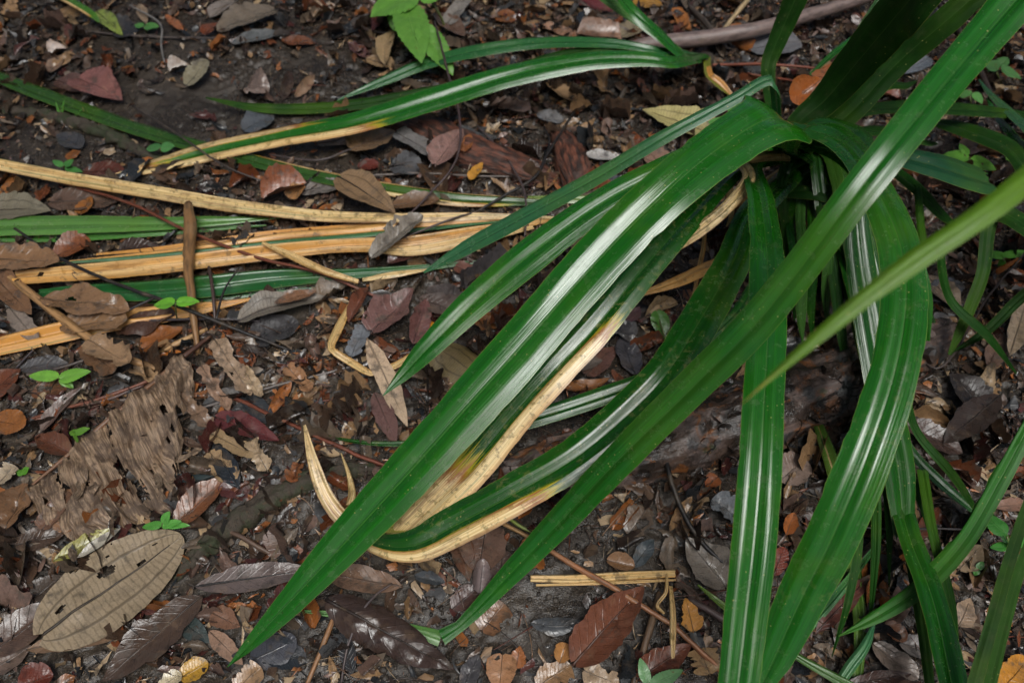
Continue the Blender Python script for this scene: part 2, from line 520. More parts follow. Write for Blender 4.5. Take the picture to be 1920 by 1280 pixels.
# ------------------------------------------------------------------ the forest round about: dark foliage with an opening overhead
def forest():
    r = np.random.RandomState(3)
    n = 21000
    el = np.radians(np.concatenate([r.uniform(-2, 48, n // 2), r.uniform(35, 90, n - n // 2)]))
    az = r.uniform(0, 2 * np.pi, n)
    R = r.uniform(7, 13, n)
    d = np.stack([np.cos(el) * np.sin(az), np.cos(el) * np.cos(az), np.sin(el)], -1)
    gap = np.degrees(np.arccos(np.clip(d @ np.array(sd), -1, 1))) + 9 * fbm(az * 2.0, el * 5, 2, 4)
    keep = (gap > 23) & (r.rand(n) < np.where(el > np.radians(45), .45 + .55 * np.clip(fbm(d[:, 0] * 5, d[:, 1] * 5, 2, 12) * 3 + .45, 0, 1), 1))
    d, R = d[keep], R[keep]
    c = d * R[:, None]
    c[:, 2] = np.maximum(c[:, 2], .3)
    n = len(c)
    a = unit(r.normal(size=(n, 3))); b = unit(np.cross(a, r.normal(size=(n, 3))))
    L, W = r.uniform(.25, .5, (n, 1)), r.uniform(.09, .20, (n, 1))
    k = np.cross(a, b)
    V = np.stack([c - a * L, c - b * W - k * .05, c + a * L, c + b * W - k * .05], 1).reshape(-1, 3)
    F = [list(f) for f in np.arange(n * 4).reshape(n, 4)]
    col = np.repeat(np.array([(.030, .065, .014)]) * r.uniform(.5, 1.5, (n, 1)), 4, 0)
    off = n * 4
    Vs, cs = [V], [col]
    for i in range(16):                                               # trunks
        t, q = i / 16 * 2 * np.pi + r.uniform(-.15, .15), r.uniform(6, 11)
        P = np.array([[q * math.sin(t), q * math.cos(t), z] for z in (-.3, 3, 6, 10)]) + r.normal(0, .12, (4, 3))
        v, f, _ = tube_arrays(P, np.array([.24, .18, .15, .08]) * r.uniform(.6, 1.3), 9)
        Vs.append(v); cs.append(np.tile([(.06, .05, .04)], (len(v), 1)))
        F += [[x + off for x in g] for g in f]
        off += len(v)
    m = NT('forest_foliage')
    tint = m.node('Attribute', 0, attribute_name='tint')
    m.set(Base_Color=tint, Roughness=.5)
    o = link('surrounding_forest', make_mesh('surrounding_forest', np.vstack(Vs), F, m.m, color=np.vstack(cs), smooth=False))
    tag(o, 'dark rainforest foliage and trunks standing round the spot', kind='stuff')


forest()

# ------------------------------------------------------------------ strap leaves
def blade_arrays(ctrl, dry=(), mottle=0.0, rust=0.0, fold=.12, lean=.92, n=None, seed=0, nibble=0.0, ragged_end=False, matte=0.0, roll=0.0, nu=20):
    """ctrl rows: (px, py, width in picture px, height z) or ('w', x, y, z, width m). Heights below .0 lie on the soil (|z| above it)."""
    P, Wd = [], []
    for c in ctrl:
        if c[0] == 'w':
            P.append(np.array(c[1:4], float)); Wd.append((c[4], True))
        else:
            P.append(gat(c[0], c[1], -c[3]) if c[3] <= 0 else at(c[0], c[1], c[3])); Wd.append((c[2], False))
    P = np.array(P)
    L = np.linalg.norm(np.diff(P, axis=0), axis=1).sum()
    n = n or int(min(90, max(26, L / .012)))
    W0 = np.array([w if m else .92 * w / ppm(p) for (w, m), p in zip(Wd, P)])
    met = np.array([1.0 if m else 0.0 for _, m in Wd])
    C = catmull(np.column_stack([P, W0, met]), n)
    X, W, met = C[:, :3], np.maximum(C[:, 3], .0004), C[:, 4]
    T = unit(np.gradient(X, axis=0))
    ref = unit(np.array([0, 0, 1.0]) * lean + unit(EYE - X) * (1 - lean))
    N = unit(ref - (ref * T).sum(1, keepdims=True) * T)
    for _ in range(3):
        N[1:-1] = unit(N[:-2] + 2 * N[1:-1] + N[2:])
    S = np.cross(T, N)
    if roll:
        a = np.linspace(0, roll, n)[:, None]
        S, N = S * np.cos(a) + N * np.sin(a), N * np.cos(a) - S * np.sin(a)
    # true width that shows the wanted width
    for i in range(n):
        if met[i] > .5: continue
        a, b, t = proj(X[i] + S[i] * .005), proj(X[i] - S[i] * .005), proj(X[i] + T[i] * .004) - proj(X[i] - T[i] * .004)
        t = t / (np.linalg.norm(t) + 1e-9)
        d = a - b
        shown = abs(d[0] * -t[1] + d[1] * t[0]) / .01
        W[i] *= min(max(ppm(X[i]) / max(shown, 1e-3), .8), 1.9)
    rng = np.random.RandomState(seed + 5)
    u = np.linspace(-1, 1, nu + 1)
    ln = np.concatenate([[0], np.cumsum(np.linalg.norm(np.diff(X, axis=0), axis=1))])
    au = np.abs(u)
    m0, m1 = .44 + .08 * math.sin(seed * 1.9), .52 + .07 * math.sin(seed * 2.7)
    prof = np.where(u < 0, np.interp(au, [0, .05, m0 - .06, m0 + .06, 1.0], [-.1, .04, .93, .95, -.15]), np.interp(au, [0, .05, m1 - .06, m1 + .06, 1.0], [-.1, .04, .93, .95, .1]))
    prof = prof * fold * (.60 if fold < .24 else .85)
    wob = 1 + .035 * 2 * fbm(ln[:, None] * 9 + seed, np.sign(u)[None] * 3.0 + 0 * ln[:, None], 3, seed)
    off = u[None] * W[:, None] * .5 * wob
    for e, sg in ((0, 1), (nu, -1)):                                      # small nicks along the margins
        off[:, e] += sg * W * .5 * (.03 * np.clip(fbm(ln * 70 + e, ln * 0 + seed, 2, seed) * 3, -.3, 1) + .10 * np.clip(fbm(ln * 22 + e, ln * 0 + seed, 2, seed + 31) * 4 - 1.05, 0, 1))
    if nibble:
        bite = np.clip(fbm(ln * 60, ln * 0 + seed, 3, seed + 2) * 3.0, 0, .5) * nibble
        off[:, -1] -= bite * W; off[:, -2] = np.minimum(off[:, -2], off[:, -1])
    amp = np.minimum(W, .09)[:, None] * prof[None] * (1 + .5 * fbm(ln[:, None] * 5 + seed, u[None] * 1.5, 2, seed + 9)) 
    sag = .010 * fbm(ln[:, None] * 4 + seed * 1.7, u[None] * .7 + 0 * ln[:, None], 2, seed + 4)
    V = X[:, None] + S[:, None] * off[..., None] + N[:, None] * (amp + sag)[..., None]
    if ragged_end:
        V[-1] += T[-1][None] * (rng.rand(nu + 1) * .02)[:, None]
    # strap leaves that lie down never sink into the soil
    g = H(V[..., 0], V[..., 1]) + .004
    V[..., 2] = np.maximum(V[..., 2], g + .0015 * (1 + np.cos(u * 9))[None])
    v = ln / ln[-1]
    d = np.zeros((n, nu + 1))
    for (v0, v1, u0, u1) in dry:
        def soft(x, a, b, s): return np.clip((x - a) / s + .5, 0, 1) * np.clip((b - x) / s + .5, 0, 1)
        d = np.maximum(d, soft(v, v0, v1, .16)[:, None] * soft(u, u0, u1, .22)[None])
    uv = np.stack(np.broadcast_arrays((u * .5 + .5)[None], ln[:, None]), -1).reshape(-1, 2)
    att = {'dry': d.ravel(), 'mottle': np.full(d.size, mottle), 'rust': np.full(d.size, rust), 'matte': np.full(d.size, matte)}
    return V.reshape(-1, 3), grid_faces(n, nu + 1), uv, att


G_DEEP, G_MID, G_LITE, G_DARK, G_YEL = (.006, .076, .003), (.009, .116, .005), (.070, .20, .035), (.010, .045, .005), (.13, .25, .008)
SEEDN = [0]


def blade(name, ctrl, parent, origin, col=G_DEEP, label=None, **kw):
    SEEDN[0] += 1
    if col[1] < .07: kw.setdefault('matte', 1.0)
    V, F, uv, att = blade_arrays(ctrl, seed=SEEDN[0], **kw)
    o = link(name, make_mesh(name, V - np.asarray(origin), F, M_BLADE, uv, att), parent, (0, 0, 0) if parent else origin, col)
    if label: o['label'] = label
    return o


# --- the big plant
ROOT = gat(1500, 400)
plant = tag(empty('pandanus_plant', ROOT), 'large glossy green pandanus whose broad strap leaves arch out over the dark log', 'plant')
CR = ROOT + np.array([-.005, .02, .14])
stem = np.array([ROOT + [0, 0, -.05], ROOT + [0, .005, .05], CR, CR + [0, .01, .06]])
V, F, uv = tube_arrays(catmull(stem, 14), np.interp(np.linspace(0, 1, 14), [0, .3, 1], [.055, .04, .028]), 14, .12, 4)
link('stem', make_mesh('stem', V - ROOT, F, M_MOSS, uv), plant)
c0 = ('w', CR[0], CR[1], CR[2] + .01, .035)


def P1(ctrl, col=G_DEEP, label=None, root=True, **kw):
    return blade('strap_leaf', ([c0] if root else []) + list(ctrl), plant, ROOT, col, label, **kw)


# the broad one down the middle (folded over near the crown)
P1([(1476, 290, 40, .30), (1478, 240, 62, .40), (1448, 222, 104, .445), (1385, 254, 108, .445), (1262, 348, 106, .43), (1118, 490, 106, .375), (960, 672, 108, .305), (800, 850, 104, .235),
    (660, 1000, 86, .175), (540, 1130, 56, .125), (470, 1204, 29, .10), (424, 1251, 2, .085)], G_MID, 'broadest strap leaf running down to a pointed tip', fold=.10)
# shorter one tucked along it
P1([(1400, 262, 40, .33), (1330, 285, 50, .35), (1230, 330, 60, .35), (1120, 388, 66, .325), (1000, 475, 72, .28), (900, 558, 64, .235), (800, 654, 46, .19), (755, 702, 26, .165), (718, 741, 2, .15)], G_MID, fold=.13)
# mottled one with the withered strip
P1([(1390, 310, 46, .27), (1290, 410, 60, .275), (1200, 512, 68, .255), (1110, 620, 74, .225), (1040, 695, 76, .195), (965, 778, 78, .155), (880, 880, 78, .105), (800, 960, 70, .065), (752, 1006, 60, .04), (728, 1030, 50, .022)],
   G_DEEP, 'mottled strap leaf withered to straw along its lower half', mottle=1.0, dry=[(.60, 1.1, -1.2, -.22), (.86, 1.1, -1.2, 1.2)], fold=.15)
# the one that swings down and curls dry at the tip
P1([(1412, 400, 60, .22), (1375, 490, 72, .22), (1325, 580, 82, .21), (1250, 700, 88, .20), (1185, 768, 88, .18), (1080, 855, 84, .15), (960, 926, 86, .115), (850, 985, 84, .08), (775, 1022, 70, .06), (705, 1018, 44, .05), (652, 982, 36, .055), (612, 932, 32, .075), (588, 868, 24, .10), (571, 797, 6, .12)],
   G_DEEP, 'long strap leaf curling round to a withered straw tip', mottle=.8, dry=[(.66, .93, -1.2, -.34), (.88, 1.1, -1.2, 1.2)], fold=.15)
# vertical one
P1([(1418, 300, 36, .27), (1428, 380, 56, .34), (1438, 470, 70, .375), (1440, 600, 80, .38), (1432, 760, 87, .365), (1424, 900, 92, .34), (1412, 1040, 92, .305), (1398, 1160, 90, .27), (1383, 1290, 84, .235), (1365, 1420, 60, .20), (1352, 1520, 4, .17)], G_MID, fold=.14)
# right arch
P1([(1500, 240, 44, .33), (1555, 252, 50, .37), (1605, 292, 56, .41), (1650, 370, 70, .44), (1686, 460, 88, .44), (1697, 560, 100, .425), (1678, 690, 104, .40), (1626, 850, 112, .36), (1563, 1000, 112, .30), (1505, 1115, 104, .235), (1450, 1235, 76, .17), (1405, 1330, 6, .13)], G_MID, 'broad shining strap leaf arching over and down beside the upright one', fold=.14, mottle=.35)
# sharply folded one beside it
P1([(1500, 232, 36, .30), (1560, 238, 42, .34), (1612, 262, 46, .37), (1617, 300, 44, .375), (1606, 380, 50, .35), (1612, 480, 62, .31), (1634, 620, 66, .26), (1662, 760, 68, .205), (1685, 880, 66, .15), (1694, 992, 44, .10)], G_DEEP, 'strap leaf with a sharp fold near its base and a torn brown end', dry=[(1.04, 1.4, -1.2, 1.2)], ragged_end=True, fold=.14, rust=.8)
# low arching pair in the heart
P1([(1480, 268, 26, .27), (1530, 270, 34, .31), (1590, 300, 40, .34), (1650, 372, 44, .34), (1700, 455, 42, .31), (1735, 560, 30, .26), (1740, 640, 6, .2)], G_MID)
P1([(1470, 355, 22, .17), (1530, 358, 34, .19), (1580, 372, 38, .19), (1640, 440, 40, .15), (1700, 560, 36, .09)], G_DARK)
# short hanging leaves under the crown
for k, (x0, y0, x1, y1, w) in enumerate([(1510, 420, 1503, 640, 22), (1530, 430, 1522, 632, 18), (1556, 420, 1548, 606, 20), (1570, 430, 1585, 560, 24), (1590, 420, 1602, 600, 22), (1490, 440, 1488, 600, 16)]):
    P1([(x0 - 8, y0 - 40, w, .16), ((x0 + x1) / 2, (y0 + y1) / 2 - 40, w + 2, .16), (x1, y1 - 60, w, .09), (x1 + 2, y1, 4, .035)], G_DEEP if k % 2 else G_LITE, fold=.2)
# narrow folded one pointing away over the straw
P1([(1462, 280, 16, .28), (1456, 210, 18, .38), (1450, 160, 20, .445), (1440, 150, 25, .45), (1380, 185, 27, .435), (1250, 255, 29, .39), (1110, 338, 31, .32), (980, 408, 32, .25), (890, 455, 29, .20), (835, 487, 18, .17), (794, 511, 2, .15)], (.030, .13, .05), 'narrow strap leaf snapped over at a pale fold', fold=.16)
# dark ones rising to the light
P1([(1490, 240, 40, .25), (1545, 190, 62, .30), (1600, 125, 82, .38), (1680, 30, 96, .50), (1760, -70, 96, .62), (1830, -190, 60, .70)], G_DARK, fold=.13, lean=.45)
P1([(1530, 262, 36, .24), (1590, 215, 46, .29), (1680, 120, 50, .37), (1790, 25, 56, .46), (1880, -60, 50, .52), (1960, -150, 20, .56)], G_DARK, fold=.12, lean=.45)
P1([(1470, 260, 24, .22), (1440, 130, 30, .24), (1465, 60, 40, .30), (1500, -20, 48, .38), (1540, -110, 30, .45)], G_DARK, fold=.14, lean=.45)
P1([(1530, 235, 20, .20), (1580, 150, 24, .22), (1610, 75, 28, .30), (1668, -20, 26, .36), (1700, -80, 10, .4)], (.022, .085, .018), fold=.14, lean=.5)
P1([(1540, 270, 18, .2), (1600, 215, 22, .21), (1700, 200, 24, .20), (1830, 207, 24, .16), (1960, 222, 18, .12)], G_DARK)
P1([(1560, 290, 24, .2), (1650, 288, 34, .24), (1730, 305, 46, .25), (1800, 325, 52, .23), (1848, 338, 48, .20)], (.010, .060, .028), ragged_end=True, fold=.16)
for x0, y0, x1, y1, w, c in [(1585, 150, 1640, 45, 16, (.03, .10, .01)), (1600, 150, 1680, 35, 18, (.02, .08, .01)), (1570, 190, 1700, 40, 22, (.015, .06, .006))]:
    P1([(x0, y0, w * .8, .20), ((x0 + x1) / 2, (y0 + y1) / 2, w, .27), (x1, y1, w * .7, .33), (x1 + 40, y1 - 55, 3, .36)], c, fold=.16, lean=.5)
P1([(1520, 140, 8, .12), (1570, 95, 14, .14), (1640, 50, 16, .14), (1720, 20, 8, .12)], G_MID, root=False)
P1([(1500, 200, 10, .1), (1580, 110, 16, .12), (1660, 70, 14, .12)], G_LITE, root=False)
# yellowing low ones
P1([(1398, 468, 20, .14), (1330, 500, 24, .12), (1270, 528, 22, .08), (1190, 556, 8, .04)], (.12, .13, .02), 'low strap leaf gone yellow and brown', dry=[(.45, 1.1, -1.2, 1.2)], rust=.7)
P1([(1400, 560, 26, .12), (1310, 650, 32, .10), (1225, 705, 34, .08), (1130, 742, 38, .065), (1000, 785, 36, .05), (900, 810, 30, .04), (800, 828, 17, .035), (720, 832, 13, .03), (640, 823, 9, .03), (580, 805, 3, .03)], G_DEEP, 'low dark strap leaf reaching flat across the soil', mottle=1.0, fold=.2)
# the dried brown ones hanging in the heart
blade('withered_leaf', [c0, (1392, 300, 24, .30), (1404, 335, 28, .315), (1360, 392, 28, .295), (1300, 440, 30, .265), (1243, 476, 18, .235)], plant, ROOT, G_DEEP, 'crumpled dry brown leaf hanging under the crown', dry=[(-1, 2, -2, 2)], fold=.25)
blade('withered_leaf', [c0, (1380, 305, 14, .22), (1368, 350, 16, .17), (1372, 400, 10, .12), (1362, 425, 3, .10)], plant, ROOT, G_DEEP, None, dry=[(-1, 2, -2, 2)], fold=.3)
blade('withered_leaf', [c0, (1330, 420, 8, .12), (1318, 470, 10, .08), (1302, 545, 8, .03), (1296, 600, 3, .01)], plant, ROOT, G_DEEP, None, dry=[(-1, 2, -2, 2)], fold=.3, rust=.4)
# lower shoots below the log
P1([(1640, 700, 30, .12), (1668, 850, 44, .10), (1705, 1000, 46, .12), (1752, 1130, 56, .14), (1790, 1290, 58, .15), (1815, 1420, 30, .14)], G_DEEP, fold=.2)
P1([(1630, 720, 20, .08), (1690, 960, 26, .08), (1720, 1100, 28, .09), (1745, 1290, 20, .08)], G_DARK, fold=.2)
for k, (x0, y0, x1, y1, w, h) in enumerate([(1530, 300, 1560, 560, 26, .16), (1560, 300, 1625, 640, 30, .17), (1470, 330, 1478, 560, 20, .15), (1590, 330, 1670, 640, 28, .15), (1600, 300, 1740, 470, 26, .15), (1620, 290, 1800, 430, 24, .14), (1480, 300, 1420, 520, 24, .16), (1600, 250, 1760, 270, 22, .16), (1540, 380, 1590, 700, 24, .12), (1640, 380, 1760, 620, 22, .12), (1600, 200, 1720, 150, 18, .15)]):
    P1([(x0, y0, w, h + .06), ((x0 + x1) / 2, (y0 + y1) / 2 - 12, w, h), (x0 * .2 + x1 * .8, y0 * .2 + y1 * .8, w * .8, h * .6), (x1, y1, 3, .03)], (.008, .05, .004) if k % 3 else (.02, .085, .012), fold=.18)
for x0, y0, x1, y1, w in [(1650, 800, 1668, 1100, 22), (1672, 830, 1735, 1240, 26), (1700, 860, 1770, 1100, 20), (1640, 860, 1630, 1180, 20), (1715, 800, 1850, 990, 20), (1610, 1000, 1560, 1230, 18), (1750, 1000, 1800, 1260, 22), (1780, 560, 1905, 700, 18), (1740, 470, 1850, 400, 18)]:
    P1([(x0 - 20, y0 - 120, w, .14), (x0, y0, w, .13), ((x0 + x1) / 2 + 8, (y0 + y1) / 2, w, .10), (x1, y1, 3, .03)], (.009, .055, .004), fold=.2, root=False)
P1([(1660, 700, 22, .08), (1700, 830, 22, .06), (1760, 900, 24, .05), (1830, 960, 14, .03)], G_DEEP)

# --- the second plant stands outside the frame; its leaves reach in
ROOT2 = np.array([1.45, 1.62, float(H(1.45, 1.62))])
plant2 = tag(empty('pandanus_plant', ROOT2), 'pandanus beyond the frame whose long leaf crosses the arching leaves diagonally', 'plant')
CR2 = ROOT2 + np.array([0, 0, .30])
V, F, uv = tube_arrays(catmull(np.array([ROOT2 - [0, 0, .05], ROOT2 + [.01, 0, .15], CR2]), 10), np.linspace(.06, .035, 10), 12, .1, 6)
link('stem', make_mesh('stem', V - ROOT2, F, M_MOSS, uv), plant2)
c2 = ('w', CR2[0], CR2[1], CR2[2], .03)


def P2(ctrl, col=G_DEEP, label=None, **kw):
    return blade('strap_leaf', [c2] + list(ctrl), plant2, ROOT2, col, label, **kw)


P2([('w', 1.25, 1.46, .74, .05), ('w', .95, 1.2, .83, .056), ('w', .72, .985, .765, .058), (1885, 22, 88, .675), (1640, 320, 76, .60), (1430, 590, 76, .46), (1300, 722, 74, .36), (1150, 872, 68, .235), (1050, 978, 59, .14), (960, 1072, 46, .07), (890, 1146, 30, .035), (850, 1183, 24, .022), (828, 1194, 34, .018)],
   G_MID, 'long strap leaf crossing the others diagonally with its tip bent under', fold=.12)
P2([('w', 1.2, 1.35, .78, .035), ('w', .85, .86, .93, .028), ('w', .5, .53, .85, .022), (1870, 382, 52, .80), (1700, 500, 46, .77), (1560, 610, 34, .745), (1450, 705, 15, .73), (1391, 758, 2, .72)], (.10, .22, .003), 'yellow green leaf tip hanging close to the lens', matte=.5, fold=.16, dry=[(1.03, 1.2, -2, 2)], rust=.7)
P2([('w', 1.3, 1.3, .5, .04), ('w', .95, .8, .45, .04), (1945, 775, 40, .27), (1880, 890, 42, .22), (1810, 1010, 44, .165), (1740, 1088, 46, .12), (1655, 1148, 34, .08), (1572, 1192, 3, .06)], (.022, .13, .012), 'leaf with a gnawed orange upper edge', nibble=1.0, matte=.8, fold=.10)
P2([('w', 1.2, 1.0, .4, .03), (2010, 780, 24, .26), (1935, 930, 26, .235), (1893, 1050, 28, .22), (1862, 1160, 30, .21), (1825, 1290, 32, .19), (1790, 1420, 30, .17)], (.012, .04, .006), fold=.05)
P2([('w', 1.2, 1.0, .4, .03), (2040, 800, 22, .24), (1960, 950, 24, .215), (1912, 1070, 26, .20), (1884, 1170, 28, .19), (1850, 1310, 30, .18)], (.02, .065, .006), fold=.05)
P2([(2010, 320, 26, .22), (1920, 235, 22, .16), (1860, 180, 14, .13), (1835, 150, 3, .11)], (.02, .10, .03))
P2([(2010, 420, 30, .22), (1930, 290, 26, .15), (1870, 220, 14, .10), (1850, 185, 3, .08)], G_MID)
P2([(2020, 480, 40, .25), (1900, 285, 34, .17), (1800, 240, 30, .13), (1730, 225, 10, .10)], G_DARK)
P2([(2000, 460, 30, .22), (1868, 400, 34, .2), (1840, 520, 30, .14), (1800, 620, 22, .08), (1780, 665, 8, .05)], G_DARK)
P2([(2020, 500, 22, .2), (1930, 545, 24, .14), (1850, 620, 20, .08), (1785, 660, 5, .04)], G_DARK)

# bent tip of the diagonal leaf lying on the soil belongs to it
blade('leaf_tip', [(826, 1196, 34, -.016), (775, 1180, 24, -.018), (700, 1163, 18, -.02), (620, 1150, 13, -.022), (555, 1143, 3, -.02)], plant2, ROOT2, (.10, .24, .06), 'pale underside of the bent leaf tip', fold=.1)

# --- small plant at the far edge
ROOT3 = gat(1318, 138)
plant3 = tag(empty('pandanus_plant', ROOT3), 'young pandanus beside the grey branch with two leaves laid across the soil', 'plant')
CR3 = ROOT3 + np.array([0, 0, .05])
V, F, uv = tube_arrays(catmull(np.array([ROOT3 - [0, 0, .03], ROOT3 + [0, 0, .03], CR3]), 8), np.linspace(.03, .018, 8), 10, .1, 8)
link('stem', make_mesh('stem', V - ROOT3, F, M_MOSS, uv), plant3)
c3 = ('w', CR3[0], CR3[1], CR3[2], .016)


def P3(ctrl, col=G_MID, label=None, **kw):
    return blade('strap_leaf', [c3] + list(ctrl), plant3, ROOT3, col, label, **kw)


P3([(1260, 116, 22, .15), (1200, 111, 28, .16), (1100, 116, 35, .155), (950, 145, 41, .135), (800, 190, 43, .11), (650, 235, 42, .08), (520, 258, 38, .05), (400, 281, 36, .03), (300, 308, 30, -.012), (206, 333, 10, -.01)], G_MID, 'strap leaf lying across the soil with a withered straw end', dry=[(.62, 1.1, -1.2, -.32), (.72, 1.1, .38, 1.2), (.93, 1.2, -2, 2)], fold=.12)
P3([(1240, 96, 14, .13), (1150, 82, 18, .14), (1020, 80, 23, .12), (900, 95, 26, .10), (800, 118, 24, .07), (720, 150, 18, .05), (632, 188, 2, .03)], (.02, .12, .03), fold=.16)
P3([(1250, 104, 12, .12), (1150, 92, 16, .13), (1050, 105, 16, .11), (900, 150, 18, .07), (720, 188, 20, .04), (600, 202, 20, .03), (480, 202, 16, .03), (386, 184, 2, .04)], G_DARK, fold=.16)
P3([(1285, 108, 18, .10), (1235, 65, 22, .16), (1180, 15, 24, .2), (1130, -60, 14, .22)], G_MID, fold=.15)
P3([(1280, 100, 14, .09), (1210, 50, 16, .14), (1130, -5, 16, .17), (1090, -40, 8, .18)], G_LITE, fold=.15)
P3([(1330, 140, 16, .05), (1350, 158, 18, .04), (1375, 182, 6, .02)], (.2, .2, .02), 'short leaf gone yellow and orange', dry=[(.3, 1, -2, .2)], rust=1.0)

# ------------------------------------------------------------------ strap leaves that fell on the soil, each a thing of its own
def fallen(ctrl, label, col=G_MID, **kw):
    ctrl = [(a, b, w, h * .85) for a, b, w, h in ctrl]
    o0 = gat(ctrl[len(ctrl) // 2][0], ctrl[len(ctrl) // 2][1])
    o = blade('fallen_strap_leaf', ctrl, None, o0, col, None, **kw)
    return tag(o, label, 'leaf', 'fallen strap leaves on the soil')


fallen([(-40, 130, 24, -.03), (60, 170, 26, -.03), (200, 221, 27, -.028), (300, 254, 27, -.025), (390, 278, 26, -.02), (560, 322, 27, -.02), (700, 350, 28, -.02), (850, 374, 28, -.02), (980, 379, 18, -.018), (1045, 382, 4, -.015)],
       'long dull green strap leaf slanting over the soil under the straw tipped leaf', (.030, .085, .015), fold=.2, dry=[(.55, .97, -1.2, -.75), (.72, .9, .5, 1.2)])
fallen([(-40, 300, 27, -.05), (150, 338, 28, -.05), (300, 363, 28, -.048), (450, 388, 28, -.045), (600, 405, 26, -.042), (750, 409, 22, -.04), (900, 406, 17, -.036), (1042, 409, 5, -.03)],
       'pale dry straw strap leaf, longest and brightest of the straw ones', dry=[(-1, 2, -.62, 2)], fold=.30)
fallen([(-40, 424, 42, -.03), (150, 421, 38, -.03), (300, 419, 28, -.028), (400, 415, 22, -.025), (525, 409, 5, -.02)], 'light green strap leaf under the brightest straw leaf', (.10, .24, .05), fold=.15)
fallen([(100, 494, 4, -.03), (250, 481, 16, -.032), (400, 465, 20, -.034), (520, 449, 28, -.036), (650, 437, 28, -.036), (800, 424, 22, -.034), (950, 413, 8, -.03)], 'half green half rusty strap leaf behind the thick orange straw one', (.05, .15, .06), dry=[(-.1, 1, -2, .1)], rust=.7, fold=.2)
fallen([(30, 521, 28, -.05), (200, 507, 36, -.05), (350, 492, 35, -.048), (500, 475, 32, -.045), (640, 461, 28, -.042), (780, 456, 30, -.04), (900, 434, 24, -.036), (1035, 410, 8, -.03)], 'thick orange straw strap leaf under the upright peeled stick', dry=[(-1, 2, -2, 2)], rust=.5, fold=.34)
fallen([(690, 470, 6, -.05), (780, 470, 20, -.055), (900, 446, 20, -.05), (1000, 425, 8, -.04)], 'short yellow straw strip lying on the orange straw leaf', dry=[(-1, 2, -2, 2)], fold=.25)
fallen([(75, 549, 16, -.03), (150, 547, 36, -.035), (280, 544, 46, -.036), (400, 535, 46, -.034), (520, 522, 38, -.03), (640, 514, 24, -.026), (760, 504, 17, -.022), (920, 488, 6, -.018)], 'blue green strap leaf crossed by the peeled stick, below the orange straw', (.016, .11, .03), fold=.3)
fallen([(680, 524, 8, -.035), (740, 514, 14, -.036), (810, 504, 3, -.032)], 'tiny yellow withered leaf end beside the narrow snapped leaf tip', dry=[(-1, 2, -2, 2)], fold=.2)
fallen([(-40, 658, 34, -.025), (90, 628, 42, -.03), (200, 602, 46, -.03), (300, 588, 38, -.026), (400, 573, 20, -.022), (475, 560, 4, -.02)], 'orange brown strap leaf half buried under torn brown leaves', dry=[(-1, 2, -2, 2)], rust=.8, fold=.3)
fallen([(656, 570, 8, -.03), (640, 605, 17, -.04), (624, 640, 18, -.05), (620, 652, 15, -.052), (627, 660, 15, -.05), (655, 678, 16, -.035), (692, 700, 14, -.03), (700, 700, 12, -.03), (745, 684, 15, -.028), (782, 655, 3, -.03)], 'kinked straw strip bent like a hook beside the maroon lobed leaf', dry=[(-1, 2, -2, 2)], rust=.25, fold=.2)
fallen([(640, 850, 3, -.05), (654, 890, 10, -.05), (660, 930, 16, -.03), (648, 965, 12, -.02)], 'thin pale shred of dry leaf inside the curling straw tip', dry=[(-1, 2, -2, 2)], fold=.3)
fallen([(1535, 800, 22, -.02), (1560, 870, 34, -.04), (1585, 950, 34, -.05), (1600, 1060, 30, -.04), (1612, 1180, 26, -.03), (1606, 1290, 20, -.02)], 'green leaf striped with yellow below the log, behind the shining leaf', (.10, .20, .03), fold=.25, dry=[(0, .3, .2, .5)])
fallen([(1660, 1000, 4, -.06), (1590, 1090, 20, -.06), (1530, 1160, 22, -.05), (1470, 1222, 20, -.04), (1428, 1262, 8, -.03)], 'narrow green leaf crossing behind the end of the shining leaf', (.03, .14, .04), fold=.25)
fallen([(1640, 1165, 5, -.05), (1622, 1210, 22, -.05), (1590, 1255, 26, -.04), (1560, 1300, 20, -.03)], 'short bright green leaf under the tip of the gnawed leaf', (.05, .19, .08), fold=.25)
fallen([(1450, 1200, 8, -.07), (1500, 1232, 16, -.06), (1560, 1266, 20, -.05), (1640, 1310, 22, -.04)], 'olive green leaf at the foot of the shining leaf', (.05, .13, .02), fold=.25)
fallen([(1308, 1096, 4, -.04), (1340, 1122, 12, -.04), (1375, 1150, 14, -.03), (1420, 1180, 4, -.02)], 'thin yellow green leaf point beside the upright strap leaf', (.13, .22, .03), fold=.2)
fallen([(90, -20, 14, -.05), (140, 8, 14, -.06), (175, 30, 12, -.05), (186, 42, 4, -.04)], 'yellow edged green leaf end at the top edge above the olive leaf', (.07, .2, .02), dry=[(.3, .9, .5, 2)], fold=.2)
fallen([(1860, 960, 3, -.05), (1885, 1010, 10, -.06), (1925, 1070, 12, -.06), (1950, 1110, 10, -.05)], 'thin pale green blade behind the leafy seedling', (.08, .2, .08), fold=.2)
fallen([(1240, 350, 5, -.03), (1150, 372, 12, -.02), (1060, 372, 16, -.02), (990, 368, 5, -.02)], 'yellow green leaf end showing beside the broad green leaf', (.14, .22, .03), fold=.2)

